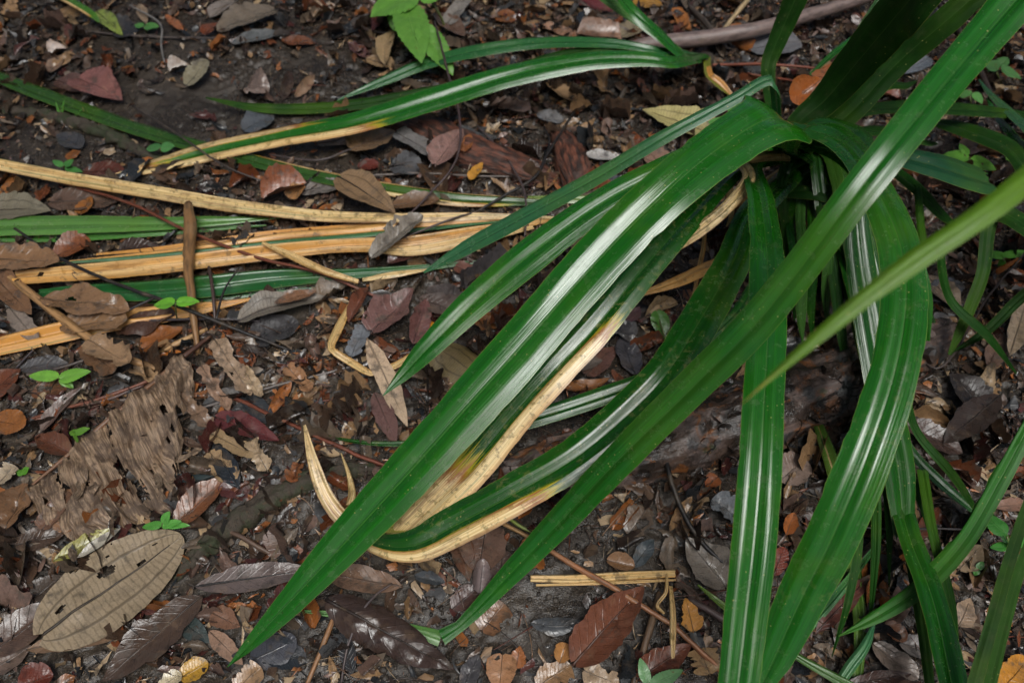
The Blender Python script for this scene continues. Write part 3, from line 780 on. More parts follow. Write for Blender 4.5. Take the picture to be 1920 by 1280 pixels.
fallen([(-40, 446, 20, -.012), (120, 444, 22, -.014), (280, 436, 20, -.014), (420, 428, 12, -.012), (500, 424, 3, -.01)], 'second light green strap leaf tucked along the lower side of the first one', (.06, .19, .03), fold=.25)
fallen([(120, 566, 6, -.014), (240, 566, 18, -.016), (400, 556, 20, -.016), (540, 540, 16, -.014), (660, 528, 5, -.012)], 'dark green narrow strap leaf along the lower side of the blue green one', (.012, .085, .012), fold=.25)
fallen([(180, 476, 5, -.02), (330, 462, 10, -.022), (520, 436, 12, -.022), (700, 420, 8, -.02), (820, 412, 3, -.018)], 'thin rusty strap strip between the brightest straw leaf and the half rusty one', (.05, .12, .03), dry=[(-1, 2, -2, 2)], rust=.95, fold=.3)

# ------------------------------------------------------------------ rotten log, red rotten wood, roots, branches and twigs
def px_path(rows, n):
    """rows (px, py, radius px, height of the axis above the soil)"""
    P = np.array([gat(r[0], r[1], r[3]) for r in rows])
    R = np.array([r[2] / ppm(p) for r, p in zip(rows, P)])
    C = catmull(np.column_stack([P, R]), n)
    return C[:, :3], np.maximum(C[:, 3], .0003)


lp, lr = px_path([(900, 905, 26, -.004), (960, 895, 44, .0), (1060, 872, 58, .006), (1200, 845, 66, .008), (1330, 808, 72, .010), (1450, 768, 72, .012), (1560, 722, 68, .012), (1660, 676, 58, .008), (1740, 640, 46, .0), (1790, 618, 22, -.01)], 130)
T_ = unit(np.gradient(lp, axis=0))
LO = lp[60].copy()
log = tag(empty('rotten_log', LO), 'dark rotting log lying behind the arching leaves', 'log')
V, F, uv = tube_arrays(lp, lr, 72, .10, 21, .85, 14)
N_ = unit(V.reshape(130, 72, 3) - lp[:, None])
ang, al = np.meshgrid(np.linspace(0, 2 * np.pi, 72, endpoint=False), np.linspace(0, 1, 130))
rel = .020 * fbm(np.cos(ang) * 2.0 + 5, al * 16 + np.sin(ang), 4, 61) - .010 * np.clip(.18 - np.abs(fbm(al * 9 + 3, np.cos(ang) * 3.0 + np.sin(ang), 3, 64)) * 2.2, 0, 1) * 4
rel = rel + .004 * (worley(al * 40, ang * 5.0, 66) - .5)
V = (V.reshape(130, 72, 3) + N_ * rel[..., None]).reshape(-1, 3)
link('trunk', make_mesh('trunk', V - LO, F, M_LOG, uv), log)
rng = np.random.RandomState(4)
for k in range(26):                                                   # loose plates of bark
    i = rng.randint(18, 118); a = rng.uniform(.25, 2.6)
    S_ = unit(np.cross(T_[i], [0, 0, 1.0])); U_ = np.cross(S_, T_[i])
    d = S_ * math.cos(a) + U_ * math.sin(a)
    c = lp[i] + d * (lr[i] * (.85 if abs(math.sin(a)) > .7 else 1.0) * 1.02)
    e = unit(np.cross(T_[i], d))
    nn = 7
    tt = np.linspace(0, 2 * np.pi, nn, endpoint=False)
    rr = rng.uniform(.55, 1.1, nn)
    lo_ = (T_[i][None] * (np.cos(tt) * rr * rng.uniform(.010, .026))[:, None] + e[None] * (np.sin(tt) * rr * rng.uniform(.006, .014))[:, None])
    top = c + lo_ + d * (.004 + rng.rand(nn, 1) * .004)
    bot = c + lo_ * 1.05 - d * .006
    VV = np.vstack([top, bot, [top.mean(0) + d * .002]])
    FF = [[j, (j + 1) % nn, nn * 2] for j in range(nn)] + [[j, nn + j, nn + (j + 1) % nn, (j + 1) % nn] for j in range(nn)]
    link('bark_plate', make_mesh('bark_plate', VV - LO, FF, M_LOG, np.column_stack([VV[:, 0], VV[:, 1]]), smooth=False), log)


def wood_chunk(rows, label, n=60, seg=30, seed=3, flat=.7):
    P, R = px_path(rows, n)
    V, F, uv = tube_arrays(P, R, seg, .12, seed, flat, 20)
    N_ = unit(V.reshape(n, seg, 3) - P[:, None])
    a, l = np.meshgrid(np.linspace(0, 2 * np.pi, seg, endpoint=False), np.linspace(0, 1, n))
    rel = .016 * fbm(a * 5.0, l * 5, 3, seed + 1) + .008 * fbm(a * 3, l * 30, 2, seed + 3)
    V = (V.reshape(n, seg, 3) + N_ * rel[..., None]).reshape(-1, 3)
    o = P[n // 2]
    return tag(link('rotten_wood', make_mesh('rotten_wood', V - o, F, M_ROT, uv), None, o), label, 'wood')


wood_chunk([(735, 222, 22, .0), (800, 245, 34, .008), (870, 280, 38, .010), (950, 308, 34, .010), (1020, 335, 24, .004), (1050, 345, 10, -.004)], 'long red brown crumbling piece of rotten wood under the straw tipped leaf', seed=3)
wood_chunk([(1045, 250, 16, .0), (1062, 275, 30, .010), (1075, 315, 32, .012), (1085, 350, 26, .006), (1090, 375, 12, -.004)], 'short upright block of red rotten wood beside the narrow snapped leaf', seed=9, n=40)


def twig(rows, col, label, name='twig', cat='twig', mat=None, rough=.10, seg=7, flat=1.0, forks=(), group='twigs and stems on the forest floor', lift=None):
    L = sum(math.hypot(rows[i + 1][0] - rows[i][0], rows[i + 1][1] - rows[i][1]) for i in range(len(rows) - 1))
    n = int(min(60, max(10, L / 9))) if mat is not M_MOSS else 110
    P, R = px_path(rows, n)
    SEEDN[0] += 1
    wig = .0025 * np.column_stack([fbm(np.arange(n) * .35, np.full(n, SEEDN[0] * 1.7), 2, 4), fbm(np.arange(n) * .35, np.full(n, SEEDN[0] * 2.9), 2, 6), np.zeros(n)])
    if mat is M_MOSS:
        V, F, uv = tube_arrays(P + wig * 2, R, 28, .6, SEEDN[0], flat, 60)
    else:
        V, F, uv = tube_arrays(P + wig, R, seg, rough, SEEDN[0], flat)
    o = P[n // 2].copy()
    if not forks:
        return tag(link(name, make_mesh(name, V - o, F, mat or M_TWIG, uv), None, o, col), label, cat, group)
    root = tag(empty(name, o), label, cat, group)
    link('main_stem', make_mesh('main_stem', V - o, F, mat or M_TWIG, uv), root, (0, 0, 0), col)
    for f in forks:
        P, R = px_path(f, 12)
        V, F, uv = tube_arrays(P, R, 6, rough, SEEDN[0] + 3, flat)
        link('side_shoot', make_mesh('side_shoot', V - o, F, mat or M_TWIG, uv), root, (0, 0, 0), col)
    return root


RED, BLK, GRY, TANW, STRAWC, BRN = (.15, .042, .022), (.014, .012, .012), (.12, .095, .08), (.26, .145, .06), (.46, .32, .14), (.085, .05, .03)
twig([(330, 1085, 6, .004), (365, 1045, 17, .006), (440, 985, 21, .008), (520, 930, 21, .008), (600, 895, 17, .006), (680, 880, 12, .004), (740, 872, 5, 0)], (.05, .05, .03), 'mossy dark root beside the grey perforated leaf', 'root', 'root', M_MOSS, .16, 14, group='roots')
twig([(10, 205, 8, .004), (110, 222, 11, .008), (200, 252, 12, .010), (265, 285, 10, .008), (300, 300, 6, .003)], (.04, .04, .02), 'mossy green brown stick under the slanting dull green leaf', 'stick', 'stick', M_MOSS, .14, 9, group='roots')
twig([(1150, 95, 6, .01), (1220, 82, 13, .03), (1320, 72, 15, .05), (1420, 55, 14, .06), (1530, 24, 12, .06), (1640, -10, 10, .06)], (.20, .145, .13), 'grey purple fallen branch along the top edge', 'branch', 'branch', None, .07, 10)
twig([(330, 705, 3, .006), (420, 738, 3.6, .008), (560, 802, 3.8, .012), (700, 865, 3.8, .014), (860, 918, 3.8, .016), (950, 962, 4, .016)], RED, 'long thin red stem passing under the curled straw tip')
twig([(790, 895, 3, .012), (880, 950, 4, .012), (960, 990, 4, .012), (1030, 1028, 5, .016)], (.30, .17, .07), 'tan thin stem under the withered curl of the strap leaf')
twig([(1000, 1010, 4, .018), (1060, 1050, 5.4, .026), (1160, 1108, 5.6, .030), (1260, 1172, 5, .022), (1350, 1252, 4.6, .012)], (.27, .115, .05), 'red brown stalk lying over the two straw strips')
twig([(930, 955, 3, .02), (975, 985, 3.6, .02), (1022, 1005, 3.4, .018)], (.16, .20, .04), 'short green yellow stem beside the diagonal leaf')
twig([(120, 345, 2.6, .02), (240, 380, 3, .03), (350, 432, 3.2, .04), (480, 482, 3.2, .045), (600, 512, 3.2, .04), (720, 562, 3, .02)], RED, 'thin red stem stretched over all the straw leaves')
twig([(28, 428, 2.4, .05), (95, 475, 3, .055), (200, 525, 3.4, .06), (290, 558, 3.8, .055), (345, 578, 4, .05), (430, 612, 3.4, .035), (545, 657, 2.4, .012)], BLK, 'black forked twig carrying the pair of bright leaflets', forks=[[(290, 558, 2.8, .055), (220, 590, 2.4, .045), (150, 612, 2, .03), (70, 655, 1.6, .012)], [(405, 600, 2.6, .04), (420, 545, 2.2, .05), (448, 502, 1.6, .06)]])
twig([(30, 690, 1.8, .01), (70, 650, 2.2, .016), (130, 615, 2.5, .02), (260, 602, 2.6, .024), (400, 598, 2.4, .024), (490, 602, 1.8, .014)], (.05, .04, .045), 'thin dark bowed stem crossing the black twig')
twig([(296, 790, 2, .008), (400, 757, 2.6, .012), (520, 722, 2.8, .016), (640, 692, 2.6, .014), (795, 653, 2, .010)], (.14, .12, .11), 'straight grey twig pointing at the narrow green leaf tip')
twig([(352, 382, 8, .055), (357, 430, 12, .06), (353, 490, 10, .06), (357, 540, 8, .055), (364, 600, 6.5, .035), (371, 662, 5, .01)], (.22, .115, .045), 'peeled brown stick standing across the straw leaves', 'stick', 'stick', rough=.2, seg=9)
twig([(392, 500, 3, .05), (400, 560, 3.4, .04), (404, 610, 3, .02)], (.06, .035, .03), 'short dark stem beside the peeled stick')
twig([(815, 40, 1.8, .10), (838, 130, 2.4, .11), (862, 225, 2.4, .09), (855, 300, 2.4, .07), (800, 370, 2.2, .05), (715, 450, 1.8, .03)], (.05, .03, .03), 'thin dark vine hanging below the serrated bright leaves', 'vine', 'vine')
twig([(600, 345, 1.8, .01), (670, 332, 2.4, .014), (790, 325, 2.4, .016), (900, 330, 2.2, .016), (1030, 331, 1.8, .012)], GRY, 'thin pale grey twig beside the red rotten wood', forks=[[(690, 331, 2, .014), (665, 350, 1.8, .01), (640, 362, 1.4, .006)]])
twig([(800, 470, 1.6, .01), (860, 420, 2.4, .02), (935, 372, 2.6, .03), (1000, 335, 3, .035), (1025, 290, 3, .035), (1080, 205, 1.8, .02)], BLK, 'bent black twig leaning on the red rotten wood', forks=[[(1025, 290, 2, .035), (1030, 262, 1.8, .03), (1020, 238, 1.4, .02)]])
twig([(895, 236, 1.5, .02), (945, 290, 2, .03), (980, 350, 2.2, .05), (988, 400, 2, .06), (984, 445, 1.5, .05)], (.07, .05, .05), 'hair thin stem falling across the narrow snapped leaf', 'vine', 'vine')
twig([(690, 470, 1.6, .03), (770, 440, 2.2, .045), (850, 410, 2.2, .045), (900, 395, 1.6, .03)], (.08, .06, .055), 'thin brown twig lying on the yellow straw strip')
twig([(1230, 122, 1.8, .02), (1330, 122, 2.6, .03), (1440, 121, 2.8, .05), (1570, 132, 2.2, .07)], (.22, .06, .03), 'straight red stem behind the narrow snapped leaf')
twig([(1400, 138, 1.6, .03), (1450, 146, 2.2, .04), (1520, 156, 1.8, .06)], (.22, .06, .03), 'short red stem touching the orange leaf in the crown')
twig([(1246, 828, 3, .035), (1252, 880, 4.6, .04), (1275, 950, 5, .03), (1315, 1015, 4.8, .022), (1372, 1068, 3.6, .012)], BLK, 'curved black stem lying from the log towards the grey flat leaf', 'vine', 'vine')
twig([(1745, -10, 5, .12), (1800, 60, 5, .12), (1852, 165, 5, .10), (1890, 270, 4.5, .07), (1925, 380, 4, .05)], (.035, .022, .018), 'dark slender stem beside the leaves at the far corner', 'vine', 'vine')
twig([(1600, 988, 1.8, .03), (1680, 992, 2.4, .045), (1760, 990, 2.2, .045), (1840, 994, 1.6, .03)], (.07, .06, .06), 'thin dark twig under the torn brown leaf end')
twig([(1186, 1290, 6, .01), (1205, 1225, 7, .016), (1222, 1165, 7, .018), (1236, 1110, 5, .012)], (.12, .075, .045), 'brown stick beside the glossy rust leaf', 'stick', 'stick', rough=.18)
twig([(572, 1290, 4, .010), (600, 1225, 5, .014), (622, 1165, 5, .016), (640, 1105, 3, .008)], (.25, .125, .055), 'tan stalk beside the big dark curled leaf')
twig([(640, 1280, 2, .01), (655, 1200, 2.6, .02), (690, 1130, 2.4, .03), (735, 1092, 1.8, .02)], (.07, .05, .05), 'thin dark stem across the big dark curled leaf')
twig([(48, 788, 2.8, .010), (120, 766, 3.4, .014), (215, 738, 3.4, .018), (300, 705, 3, .02)], (.17, .06, .035), 'red stem above the torn palm leaf')
twig([(110, 765, 2.4, .01), (190, 752, 3, .014), (270, 722, 2.6, .016)], (.12, .07, .06), 'dull brown stem next to the red stem above the torn palm leaf')
twig([(-15, 492, 7, .03), (70, 560, 8, .05), (150, 622, 8.5, .045), (230, 668, 8, .03), (302, 694, 5, .015)], (.34, .19, .08), 'smooth tan stem slanting over the torn brown leaves', 'stick', 'stick', rough=.05)
twig([(0, 715, 3, .008), (110, 690, 3.4, .012), (180, 668, 3, .012)], (.05, .035, .03), 'dark stem by the two green seedling leaves')
twig([(300, 660, 5, .012), (340, 640, 6, .018), (388, 617, 4, .012)], (.42, .25, .11), 'short pale straw stick below the black twig')
twig([(215, 745, 3, .01), (305, 700, 5, .02), (345, 668, 5, .025), (395, 630, 3.5, .02)], (.08, .035, .022), 'dark red rib at the top of the torn palm leaf')
twig([(405, 985, 4, .012), (440, 1000, 5, .02), (475, 1018, 5, .02), (512, 1040, 4, .012)], (.10, .06, .04), 'bent brown stick beside the mossy root')
twig([(10, 1030, 1.6, .006), (60, 1045, 2.2, .010), (96, 1066, 1.6, .006)], GRY, 'tiny grey twig above the grey perforated leaf')
twig([(1290, 1120, 6, .012), (1340, 1150, 8, .016), (1400, 1190, 8, .014)], (.09, .06, .055), 'thick brown twig running under the upright strap leaf')
twig([(1270, 1180, 3.5, .008), (1310, 1220, 4, .012), (1350, 1258, 3.6, .010)], (.24, .09, .045), 'red stem end near the pale serrated seedling')
twig([(243, 10, 1.6, .03), (300, 45, 2, .03), (302, 85, 1.8, .02), (308, 118, 1.4, .01)], (.18, .17, .16), 'fine whitish stem among dark litter by the olive leaf')
twig([(150, 58, 2, .006), (260, 68, 2.6, .010), (370, 72, 2.6, .010), (470, 70, 2, .006)], (.07, .055, .05), 'dark straight twig passing the grey leaf at the top')
twig([(1290, 10, 4, .02), (1320, 40, 6, .03), (1345, 70, 5, .02)], (.06, .045, .035), 'dark stub of wood against the grey purple branch')
twig([(1410, -10, 4, .03), (1385, 20, 5, .03), (1352, 62, 4, .02)], (.40, .29, .16), 'pale dry stalk at the top beside the grey purple branch')
twig([(1700, 650, 2, .02), (1760, 690, 2.4, .03), (1850, 560, 2, .05), (1925, 470, 1.8, .05)], (.05, .035, .03), 'thin dark vine bent among leaves at the right edge', 'vine', 'vine')
twig([(820, 55, 1.5, .02), (700, 60, 2, .02), (660, 30, 1.5, .012)], (.05, .035, .03), 'thin dark twig behind the serrated bright leaves')
twig([(1080, 0, 4, .01), (1130, 35, 5, .016), (1180, 60, 4, .012)], (.10, .075, .06), 'brown stick near the young pandanus')
twig([(505, 290, 1.6, .012), (600, 300, 2, .016), (680, 270, 1.8, .016), (760, 250, 1.4, .010)], (.06, .045, .045), 'fine dark twig beyond the red rotten wood')
twig([(250, 200, 1.8, .02), (330, 250, 2.2, .04), (420, 310, 2, .04), (520, 350, 1.6, .02)], (.045, .035, .03), 'fine dark twig lying over the withered straw end')

# two split straw strips
def strip(rows, label, col):
    o = blade('straw_strip', rows, None, gat(rows[0][0], rows[0][1]), col, None, dry=[(-1, 2, -2, 2)], fold=.3, rust=.12, lean=.8)
    return tag(o, label, 'straw', 'split straw strips')


strip([(995, 1083, 14, -.024), (1080, 1084, 18, -.026), (1180, 1078, 18, -.026), (1266, 1074, 15, -.022)], 'broad split straw strip lying flat across bare soil', STRAWC)
strip([(1005, 1096, 4, -.018), (1100, 1093, 6, -.02), (1200, 1089, 6, -.02), (1268, 1086, 4, -.018)], 'slender straw strip along the edge of the broad one', STRAWC)
strip([(1258, 1098, 8, -.03), (1262, 1150, 13, -.032), (1262, 1200, 13, -.028), (1262, 1240, 8, -.02)], 'upright straw strip at the end of the broad one', STRAWC)
strip([(1250, 1075, 4, -.04), (1248, 1110, 8, -.04), (1232, 1135, 8, -.03), (1246, 1150, 3, -.03)], 'crumpled shred of straw at the corner of the strips', STRAWC)
strip([(492, 455, 6, -.06), (545, 478, 16, -.062), (610, 508, 16, -.055), (672, 528, 10, -.04)], 'pale straw strip across the orange straw leaf, ragged at both ends', STRAWC)

# ------------------------------------------------------------------ leaves of the litter
def width_fn(shape, t):
    t = np.clip(t, 0, 1)
    if shape == 'lance': w = t ** .75 * (1 - t) ** .85
    elif shape == 'oval': w = np.sqrt(np.clip(t * (1 - t), 0, 1)) ** 1.05
    elif shape == 'ellip': w = t ** .5 * np.clip(1 - t, 0, 1) ** .58
    elif shape == 'obov': w = t ** .95 * (1 - t) ** .5
    elif shape == 'ovate': w = t ** .5 * (1 - t) ** .95
    elif shape == 'drip': w = t ** .55 * np.clip(1 - t, 0, 1) ** .8 * (1 - .25 * t)
    else: w = np.clip(np.minimum(t, 1 - t) * 9, 0, 1) ** .5                     # strip
    tt = np.linspace(0, 1, 60)
    if shape not in ('strip',):
        m = {'lance': lambda q: q ** .75 * (1 - q) ** .85, 'oval': lambda q: np.sqrt(q * (1 - q)) ** 1.05, 'ellip': lambda q: q ** .5 * (1 - q) ** .58, 'obov': lambda q: q ** .95 * (1 - q) ** .5, 'ovate': lambda q: q ** .5 * (1 - q) ** .95, 'drip': lambda q: q ** .55 * (1 - q) ** .8 * (1 - .25 * q)}[shape](tt).max()
        w = w / m
    return w


def leaf_local(L, W, shape, nu=8, nv=16, fold=.12, curl=.1, arch=.0, wave=.05, bend=.0, seed=0, ragged=.0, lobes=0):
    """flat-lying leaf along +x from the stalk; returns x, y, z grids and uv"""
    u, t = np.linspace(-1, 1, nu + 1), np.linspace(0.004, .997, nv + 1)
    U, T = np.meshgrid(u, t)
    w = width_fn(shape, T) * W * .5
    if ragged:
        w = w * (1 - ragged * np.clip(fbm(T * 9 + seed, np.sign(U) * 4 + seed, 4, seed) * 2.4 + .35, 0, 1.2))
    if lobes:
        w = w * (1 - .32 * np.abs(np.sin(T * np.pi * lobes)))
    x = T * L + (np.abs(U) * -.06 * L * (1 - T))
    y = U * w + bend * L * np.sin(np.pi * T)
    q = U * w / (W * .5)
    z = fold * W * np.abs(q) + curl * W * q ** 2 * np.sign(curl if curl else 1) * (1 if curl >= 0 else -1) * np.sign(curl if curl else 1) + arch * L * (T - .35) ** 2
    if curl < 0: z = fold * W * np.abs(q) + curl * W * q ** 2 + arch * L * (T - .35) ** 2
    z = z + .35 * wave * W * fbm(x / max(W, .01) * 6 + seed, y / max(W, .01) * 6, 2, seed + 3) + wave * W * 2.4 * fbm(x / max(W, .01) * 1.5 + seed, y / max(W, .01) * 1.5 + seed * 2, 3, seed)
    z = z + .006 * W * np.abs(q) * np.sin(T * 9 * 2 * np.pi - np.abs(q) * 4)      # quilted side veins
    uv = np.stack([U * .5 + .5, T], -1)
    return x, y, z, uv


def cut(F, uv, holes, bites=0.0, seed=0):
    """drop the faces inside holes (t, u in -1..1, radius) and, for bitten leaves, where a noise is high near the rim"""
    if not holes and not bites: return F
    c = uv.reshape(-1, 2)[F].mean(1)
    keep = np.ones(len(F), bool)
    for t, u, r in holes or ():
        keep &= ((c[:, 1] - t) ** 2 * 4 + (c[:, 0] * 2 - 1 - u) ** 2) > r * r
    if bites:
        nz = fbm(c[:, 0] * 5 + seed, c[:, 1] * 8 + seed, 3, seed)
        keep &= nz + .22 * np.abs(c[:, 0] * 2 - 1) < .55 - bites * .42
    return F[keep]


NLEAF = [0]
TRACE = []


def leaf(base, tip, w, shape, col, label, mat=None, off=.013, lift=0.0, roll=0.0, fold=.10, curl=.08, arch=0.0, wave=.07, bend=0.0, ragged=0.16, bites=0.0, holes=None, lobes=0, name='dead_leaf', cat='leaf', group='dead leaves of the litter', stalk=.07, rib=True, z=None, hi=False, ribcol=None):
    NLEAF[0] += 1
    s = NLEAF[0]
    A = gat(base[0], base[1], off) if z is None else at(base[0], base[1], z)
    B = gat(tip[0], tip[1], off + lift) if z is None else at(tip[0], tip[1], z + lift)
    d = B - A
    L = float(np.linalg.norm(d)); d = d / L
    side = unit(np.cross([0, 0, 1.0], d)); nrm = np.cross(d, side)
    if roll:
        side, nrm = side * math.cos(roll) + nrm * math.sin(roll), nrm * math.cos(roll) - side * math.sin(roll)
    # true width from the shown one
    m = (A + B) / 2
    e = proj(m + side * .01) - proj(m - side * .01); tt = proj(B) - proj(A); tt = tt / np.linalg.norm(tt)
    W = w / max(abs(e[0] * -tt[1] + e[1] * tt[0]) / .02, .35 * ppm(m))
    if w >= 34: TRACE.append((A[:2].copy(), B[:2].copy(), W))
    nu, nv = (40, 80) if hi else ((18, 30) if bites or holes else (10, 18))
    x, y, zz, uv = leaf_local(L, W, shape, nu, nv, fold, curl, arch, wave, bend, s, ragged, lobes)
    P = A + x[..., None] * d + y[..., None] * side + zz[..., None] * nrm
    if z is None:
        g = H(P[..., 0], P[..., 1])
        P[..., 2] = np.maximum(P[..., 2] + .6 * (g - (float(H(A[0], A[1])) + (float(H(B[0], B[1])) - float(H(A[0], A[1]))) * x / L)), g + .004)
    F = cut(grid_faces(nv + 1, nu + 1), uv, holes, bites, s)
    me = make_mesh(name, P.reshape(-1, 3) - A, F, mat or M_DEAD, uv.reshape(-1, 2))
    o = link(name, me, None, A, col)
    tag(o, label, cat, group)
    if rib and w >= 26:
        c = P[:, nu // 2]
        r = P[:int(nv * .93), nu // 2] + nrm * .0008
        st = c[0] - d * L * stalk + np.array([0, 0, -.002])
        path = np.vstack([st, (st + c[0]) / 2, r[::2]])
        V, FF, uv2 = tube_arrays(path, np.linspace(.0016, .0004, len(path)) * min(1.6, max(.6, L / .12)), 5, .05, s)
        link('midrib', make_mesh('midrib', V - A, FF, M_TWIG, uv2), o, (0, 0, 0), ribcol or tuple(k * .55 for k in col))
    return o


TAUPE, GREYL, BROWN, DKB, BLUE, PLUM, RUST, ORNG, TAN, PALE, PINK, OLIV, MAR = (.20, .155, .095), (.15, .13, .115), (.105, .060, .036), (.040, .024, .018), (.022, .026, .031), (.075, .045, .045), (.155, .045, .016), (.36, .12, .02), (.27, .16, .08), (.48, .33, .20), (.20, .125, .105), (.22, .20, .10), (.060, .018, .018)

# --- lower left
leaf((84, 1188), (341, 1002), 146, 'ellip', (.25, .19, .12), 'big flat grey tan leaf with three ribs, ladder veins and small holes', M_LADDER, .020, hi=True, fold=-.02, curl=.04, wave=.05, stalk=.02, ragged=.0, holes=[(.50, .42, .12), (.41, 1.0, .15), (.69, .10, .065), (.16, .34, .075), (.83, .38, .04), (.56, .72, .03)], ribcol=(.03, .02, .012))
leaf((370, 1125), (192, 1276), 84, 'lance', (.060, .038, .027), 'plain dull brown leaf under the big grey tan leaf, stalk end up', off=.016, fold=.05, curl=.1, ragged=.25)
leaf((378, 1097), (590, 1068), 54, 'lance', (.115, .088, .080), 'long lilac grey lance leaf with a black midrib', off=.018, ribcol=(.01, .008, .008), curl=.05)
leaf((745, 1098), (585, 1068), 52, 'lance', (.16, .095, .062), 'spotted pinkish brown leaf under the pointed tip of the broadest strap', off=.012)
leaf((474, 1238), (556, 1196), 66, 'oval', (.060, .062, .072), 'slate blue wet oval leaf beside the pointed strap tip', off=.010, curl=-.05, fold=.02)
leaf((480, 1210), (575, 1240), 62, 'oval', BLUE, 'dark slate leaf lying under the slate blue oval one', off=.004)
leaf((-15, 1225), (112, 1128), 66, 'lance', (.085, .052, .038), 'brown leaf with one orange spot at the left edge below the grey tan leaf', off=.010)
leaf((60, 1216), (220, 1194), 42, 'lance', (.19, .12, .075), 'mottled tan and brown leaf touching the stalk of the grey tan leaf', off=.014, bend=.04)
leaf((-20, 1260), (60, 1210), 50, 'lance', (.13, .09, .07), 'dull brown leaf cut by the left border, below the one with an orange spot', off=.005)
leaf((36, 1285), (100, 1265), 60, 'oval', (.10, .022, .012), 'glossy dark red leaf at the lower left corner', off=.020, fold=.2)
leaf((66, 1120), (118, 1078), 46, 'ovate', (.06, .045, .035), 'dark shadowed leaf tucked behind the grey tan leaf', off=.004)
leaf((32, 1022), (120, 1000), 44, 'lance', (.07, .045, .032), 'dark brown leaf above the grey tan leaf, left of the yellow green one', off=.016)
leaf((108, 1048), (222, 990), 30, 'lance', (.26, .24, .06), 'yellow green withered leaf behind the grey tan leaf', off=.018, curl=.2)
leaf((150, 1042), (226, 990), 18, 'lance', (.33, .30, .24), 'silvery rolled underside of the yellow green withered leaf', off=.026, rib=False)
leaf((330, 985), (425, 892), 52, 'lance', (.17, .068, .032), 'rust brown leaf with a dark midrib above the mossy root', off=.016, curl=.15, fold=.12)
leaf((322, 890), (402, 892), 17, 'lance', (.04, .055, .058), 'small teal grey leaf curved like a pod', off=.014, fold=.3, bend=-.10)
leaf((445, 910), (400, 832), 46, 'lance', BLUE, 'blue black leaf pointing down at the mossy root', off=.014)
leaf((455, 738), (518, 800), 42, 'lance', (.030, .034, .038), 'blue black leaf crossed by the long red stem', off=.008)
leaf((408, 784), (524, 826), 48, 'drip', (.10, .026, .026), 'dark maroon leaf with a paler red edge near the long red stem', off=.016, fold=.18)
leaf((400, 815), (482, 858), 32, 'strip', (.27, .185, .10), 'torn buff leaf shred under the maroon leaf', ragged=.5, off=.020)
leaf((395, 850), (440, 905), 44, 'strip', (.30, .20, .11), 'crumbling buff fragment beside the blue black leaf', ragged=.6, off=.014)
leaf((120, 995), (150, 915), 52, 'strip', (.20, .105, .055), 'orange brown torn leaf piece under the palm leaf', ragged=.3, off=.02)
leaf((82, 990), (128, 920), 36, 'strip', (.13, .07, .045), 'dark brown torn leaf piece beside the orange brown one', ragged=.3, off=.024)
leaf((20, 990), (45, 905), 60, 'oval', (.15, .08, .04), 'crumpled brown leaf at the left edge under the palm leaf', ragged=.3, off=.02, fold=.3, wave=.3)
leaf((0, 905), (28, 872), 36, 'strip', (.32, .25, .17), 'pale torn flake at the left edge', ragged=.4, off=.02)
leaf((-25, 785), (48, 800), 52, 'obov', (.22, .082, .022), 'orange brown wet leaf at the left edge with black stains', off=.02, fold=.06)
leaf((130, 848), (66, 818), 48, 'drip', (.105, .040, .022), 'folded red brown leaf beside the small pair of green seedling leaves', off=.02, fold=.35)
leaf((-20, 745), (38, 690), 52, 'ovate', (.12, .040, .02), 'dark rust leaf at the left edge beside the two green seedling leaves', off=.012)
leaf((60, 738), (142, 720), 36, 'lance', (.14, .06, .03), 'rusty leaf showing under the two green seedling leaves', off=.004)
leaf((40, 690), (128, 680), 34, 'lance', (.07, .068, .07), 'bluish grey leaf half hidden above the two green seedling leaves', off=.010)
leaf((218, 600), (332, 590), 72, 'drip', (.060, .030, .020), 'dark wet brown leaf under the black twig, shining at its middle', off=.022, fold=.22, curl=-.2, wave=.2)
leaf((270, 652), (345, 612), 48, 'ovate', (.20, .068, .018), 'rust orange wet leaf under the dark wet one', off=.012)
leaf((285, 690), (340, 660), 26, 'oval', (.34, .11, .02), 'small orange leaf below the rust orange wet one', off=.010)
leaf((97, 482), (170, 450), 44, 'obov', (.17, .055, .020), 'round orange brown leaf behind the rusty half green leaf', off=.016, fold=.15)
leaf((225, 470), (300, 462), 36, 'ovate', DKB, 'dark folded leaf beside the round orange brown one', off=.010)
leaf((455, 600), (612, 556), 48, 'drip', (.17, .145, .115), 'grey pointed leaf with ladder veins by the bare soil', M_LADDER, .022, fold=.2, curl=.1, bend=.06, ribcol=(.03, .02, .015))
leaf((518, 567), (594, 546), 22, 'lance', (.17, .085, .045), 'small brown leaf resting on the grey pointed one', off=.036, bites=.2)
leaf((470, 640), (560, 605), 60, 'oval', (.045, .043, .045), 'dark grey leaf in the shade of the grey pointed one', off=.004)

